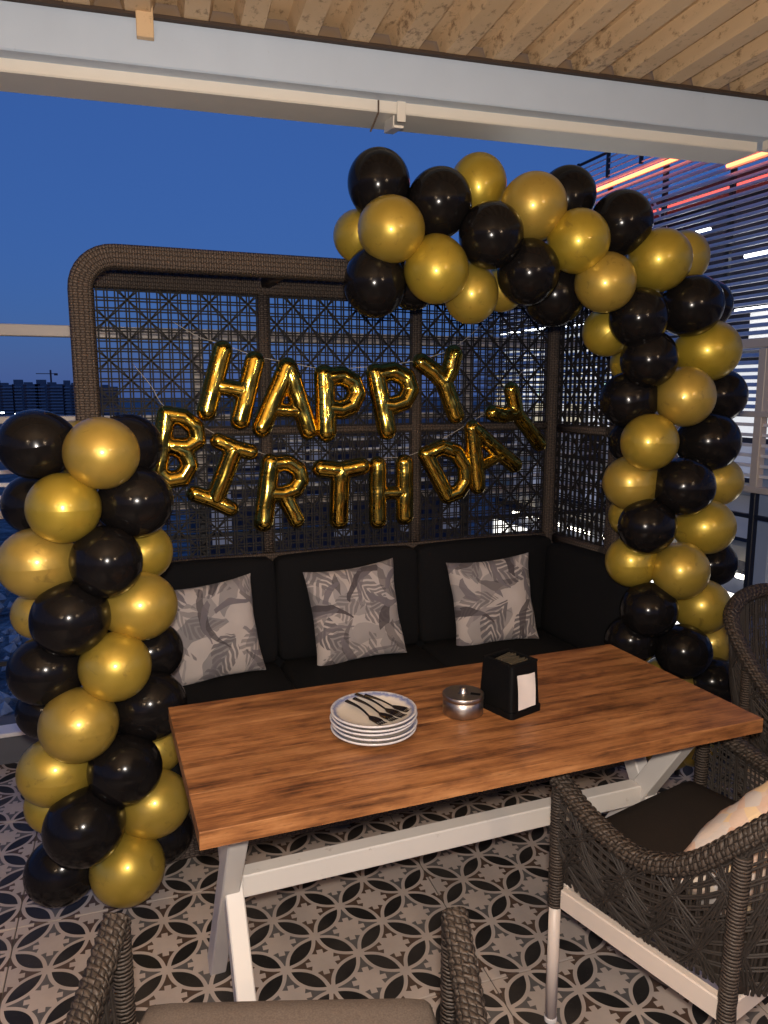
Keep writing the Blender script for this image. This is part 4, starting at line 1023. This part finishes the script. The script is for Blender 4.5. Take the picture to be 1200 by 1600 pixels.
# ================================================================== FAR ESTATE, CRANE AND LAMPS
m_tower = plain('tower_concrete', (0.15, 0.17, 0.20), 0.9); m_bal = plain('tower_balcony', (0.30, 0.34, 0.38), 0.9); m_pane = plain('tower_glass', (0.02, 0.03, 0.045), 0.2)
D = 620.0
def tower(px, wpx, top, lab, seed):
    rr = random.Random(seed); p = ony(px, 660, D); w = wpx * D / 1080; ztop = ony(px, top, D).z; base = p.z - 6; O = (p.x, D, base)
    root = empty('apartment_tower', O); tag(root, lab, 'building', 'far apartment towers'); H = ztop - base; nf = 15; fh = H / nf
    def q(name, c, s, m): mb = MB(); cbox(mb, c, s, 0.05); return obj(name, mb, m, root)
    q('wall', (0, 9, H / 2), (w, 18, H), m_tower); q('lift_house', (-w * 0.30, 9, H + 1.6), (w * 0.32, 8, 3.2), m_tower); q('lift_house', (w * 0.05, 9, H + 0.7), (w * 0.3, 8, 1.4), m_tower)
    for f in range(1, nf):
        for (a, b) in ((-0.30, 0.26), (0.20, 0.42)): q('balcony', (w * a, -0.9, f * fh), (w * b, 1.8, fh * 0.34), m_bal)
        q('window', (w * -0.05, -0.06, f * fh + fh * .5), (w * 0.12, 0.2, fh * 0.5), m_pane); q('window', (w * 0.455, -0.06, f * fh + fh * .5), (w * 0.06, 0.2, fh * 0.5), m_pane)
tower(8, 28, 601, 'dusky apartment tower nearest the street lamps', 1)
tower(45, 33, 600, 'dusky apartment tower with a stepped lift house, behind the balloon column', 2)
tower(82, 36, 600, 'dusky apartment tower rising below the crane', 3)
tower(118, 26, 601, 'dusky apartment tower cut off by the wicker post', 4)
tower(165, 36, 604, 'dusky apartment tower seen through the lattice', 5)
DC = 640.0
b = ony(83, 640, DC); t = ony(83, 578, DC); jy = ony(83, 584, DC).z; CO2 = (b.x, DC, b.z)
cr = empty('tower_crane', CO2); tag(cr, 'thin tower crane standing over the far apartment towers', 'crane')
def cbx(name, c, s): mb = MB(); cbox(mb, Vector(c) - Vector(CO2), s, 0.02); obj(name, mb, m_pane, cr)
cbx('mast', (b.x, DC, (b.z + t.z) / 2), (1.3, 1.3, t.z - b.z)); xl = ony(56, 584, DC).x; xr = ony(90, 584, DC).x
cbx('jib', ((xl + xr) / 2, DC, jy), (xr - xl, 0.9, 0.55)); cbx('counterweight', (xr - 1.2, DC, jy - 0.4), (2.6, 1.4, 1.7))
for (px, py, lab) in ((3, 645, 'bright street lamp furthest from the booth, before the far towers'), (25, 647, 'bright street lamp closest to the booth, before the far towers'), (12, 653, 'bright street lamp between two others, set lower before the towers')):
    DL = 330.0; h = ony(px, py, DL); O = (h.x, DL, h.z - 9)
    sl = empty('street_lamp', O); tag(sl, lab, 'street lamp', 'far street lamps')
    mb = MB(); tube(mb, [(0, 0, -2), (0, 0, 9)], 0.12, 6); obj('pole', mb, m_pane, sl)
    mb = MB(); cbox(mb, (0.2, 0, 9.0), (1.3, 0.5, 0.5), 0.05); obj('lamp_head', mb, emit('street_lamp_head', (0.85, 0.95, 1.0), 12.0), sl)
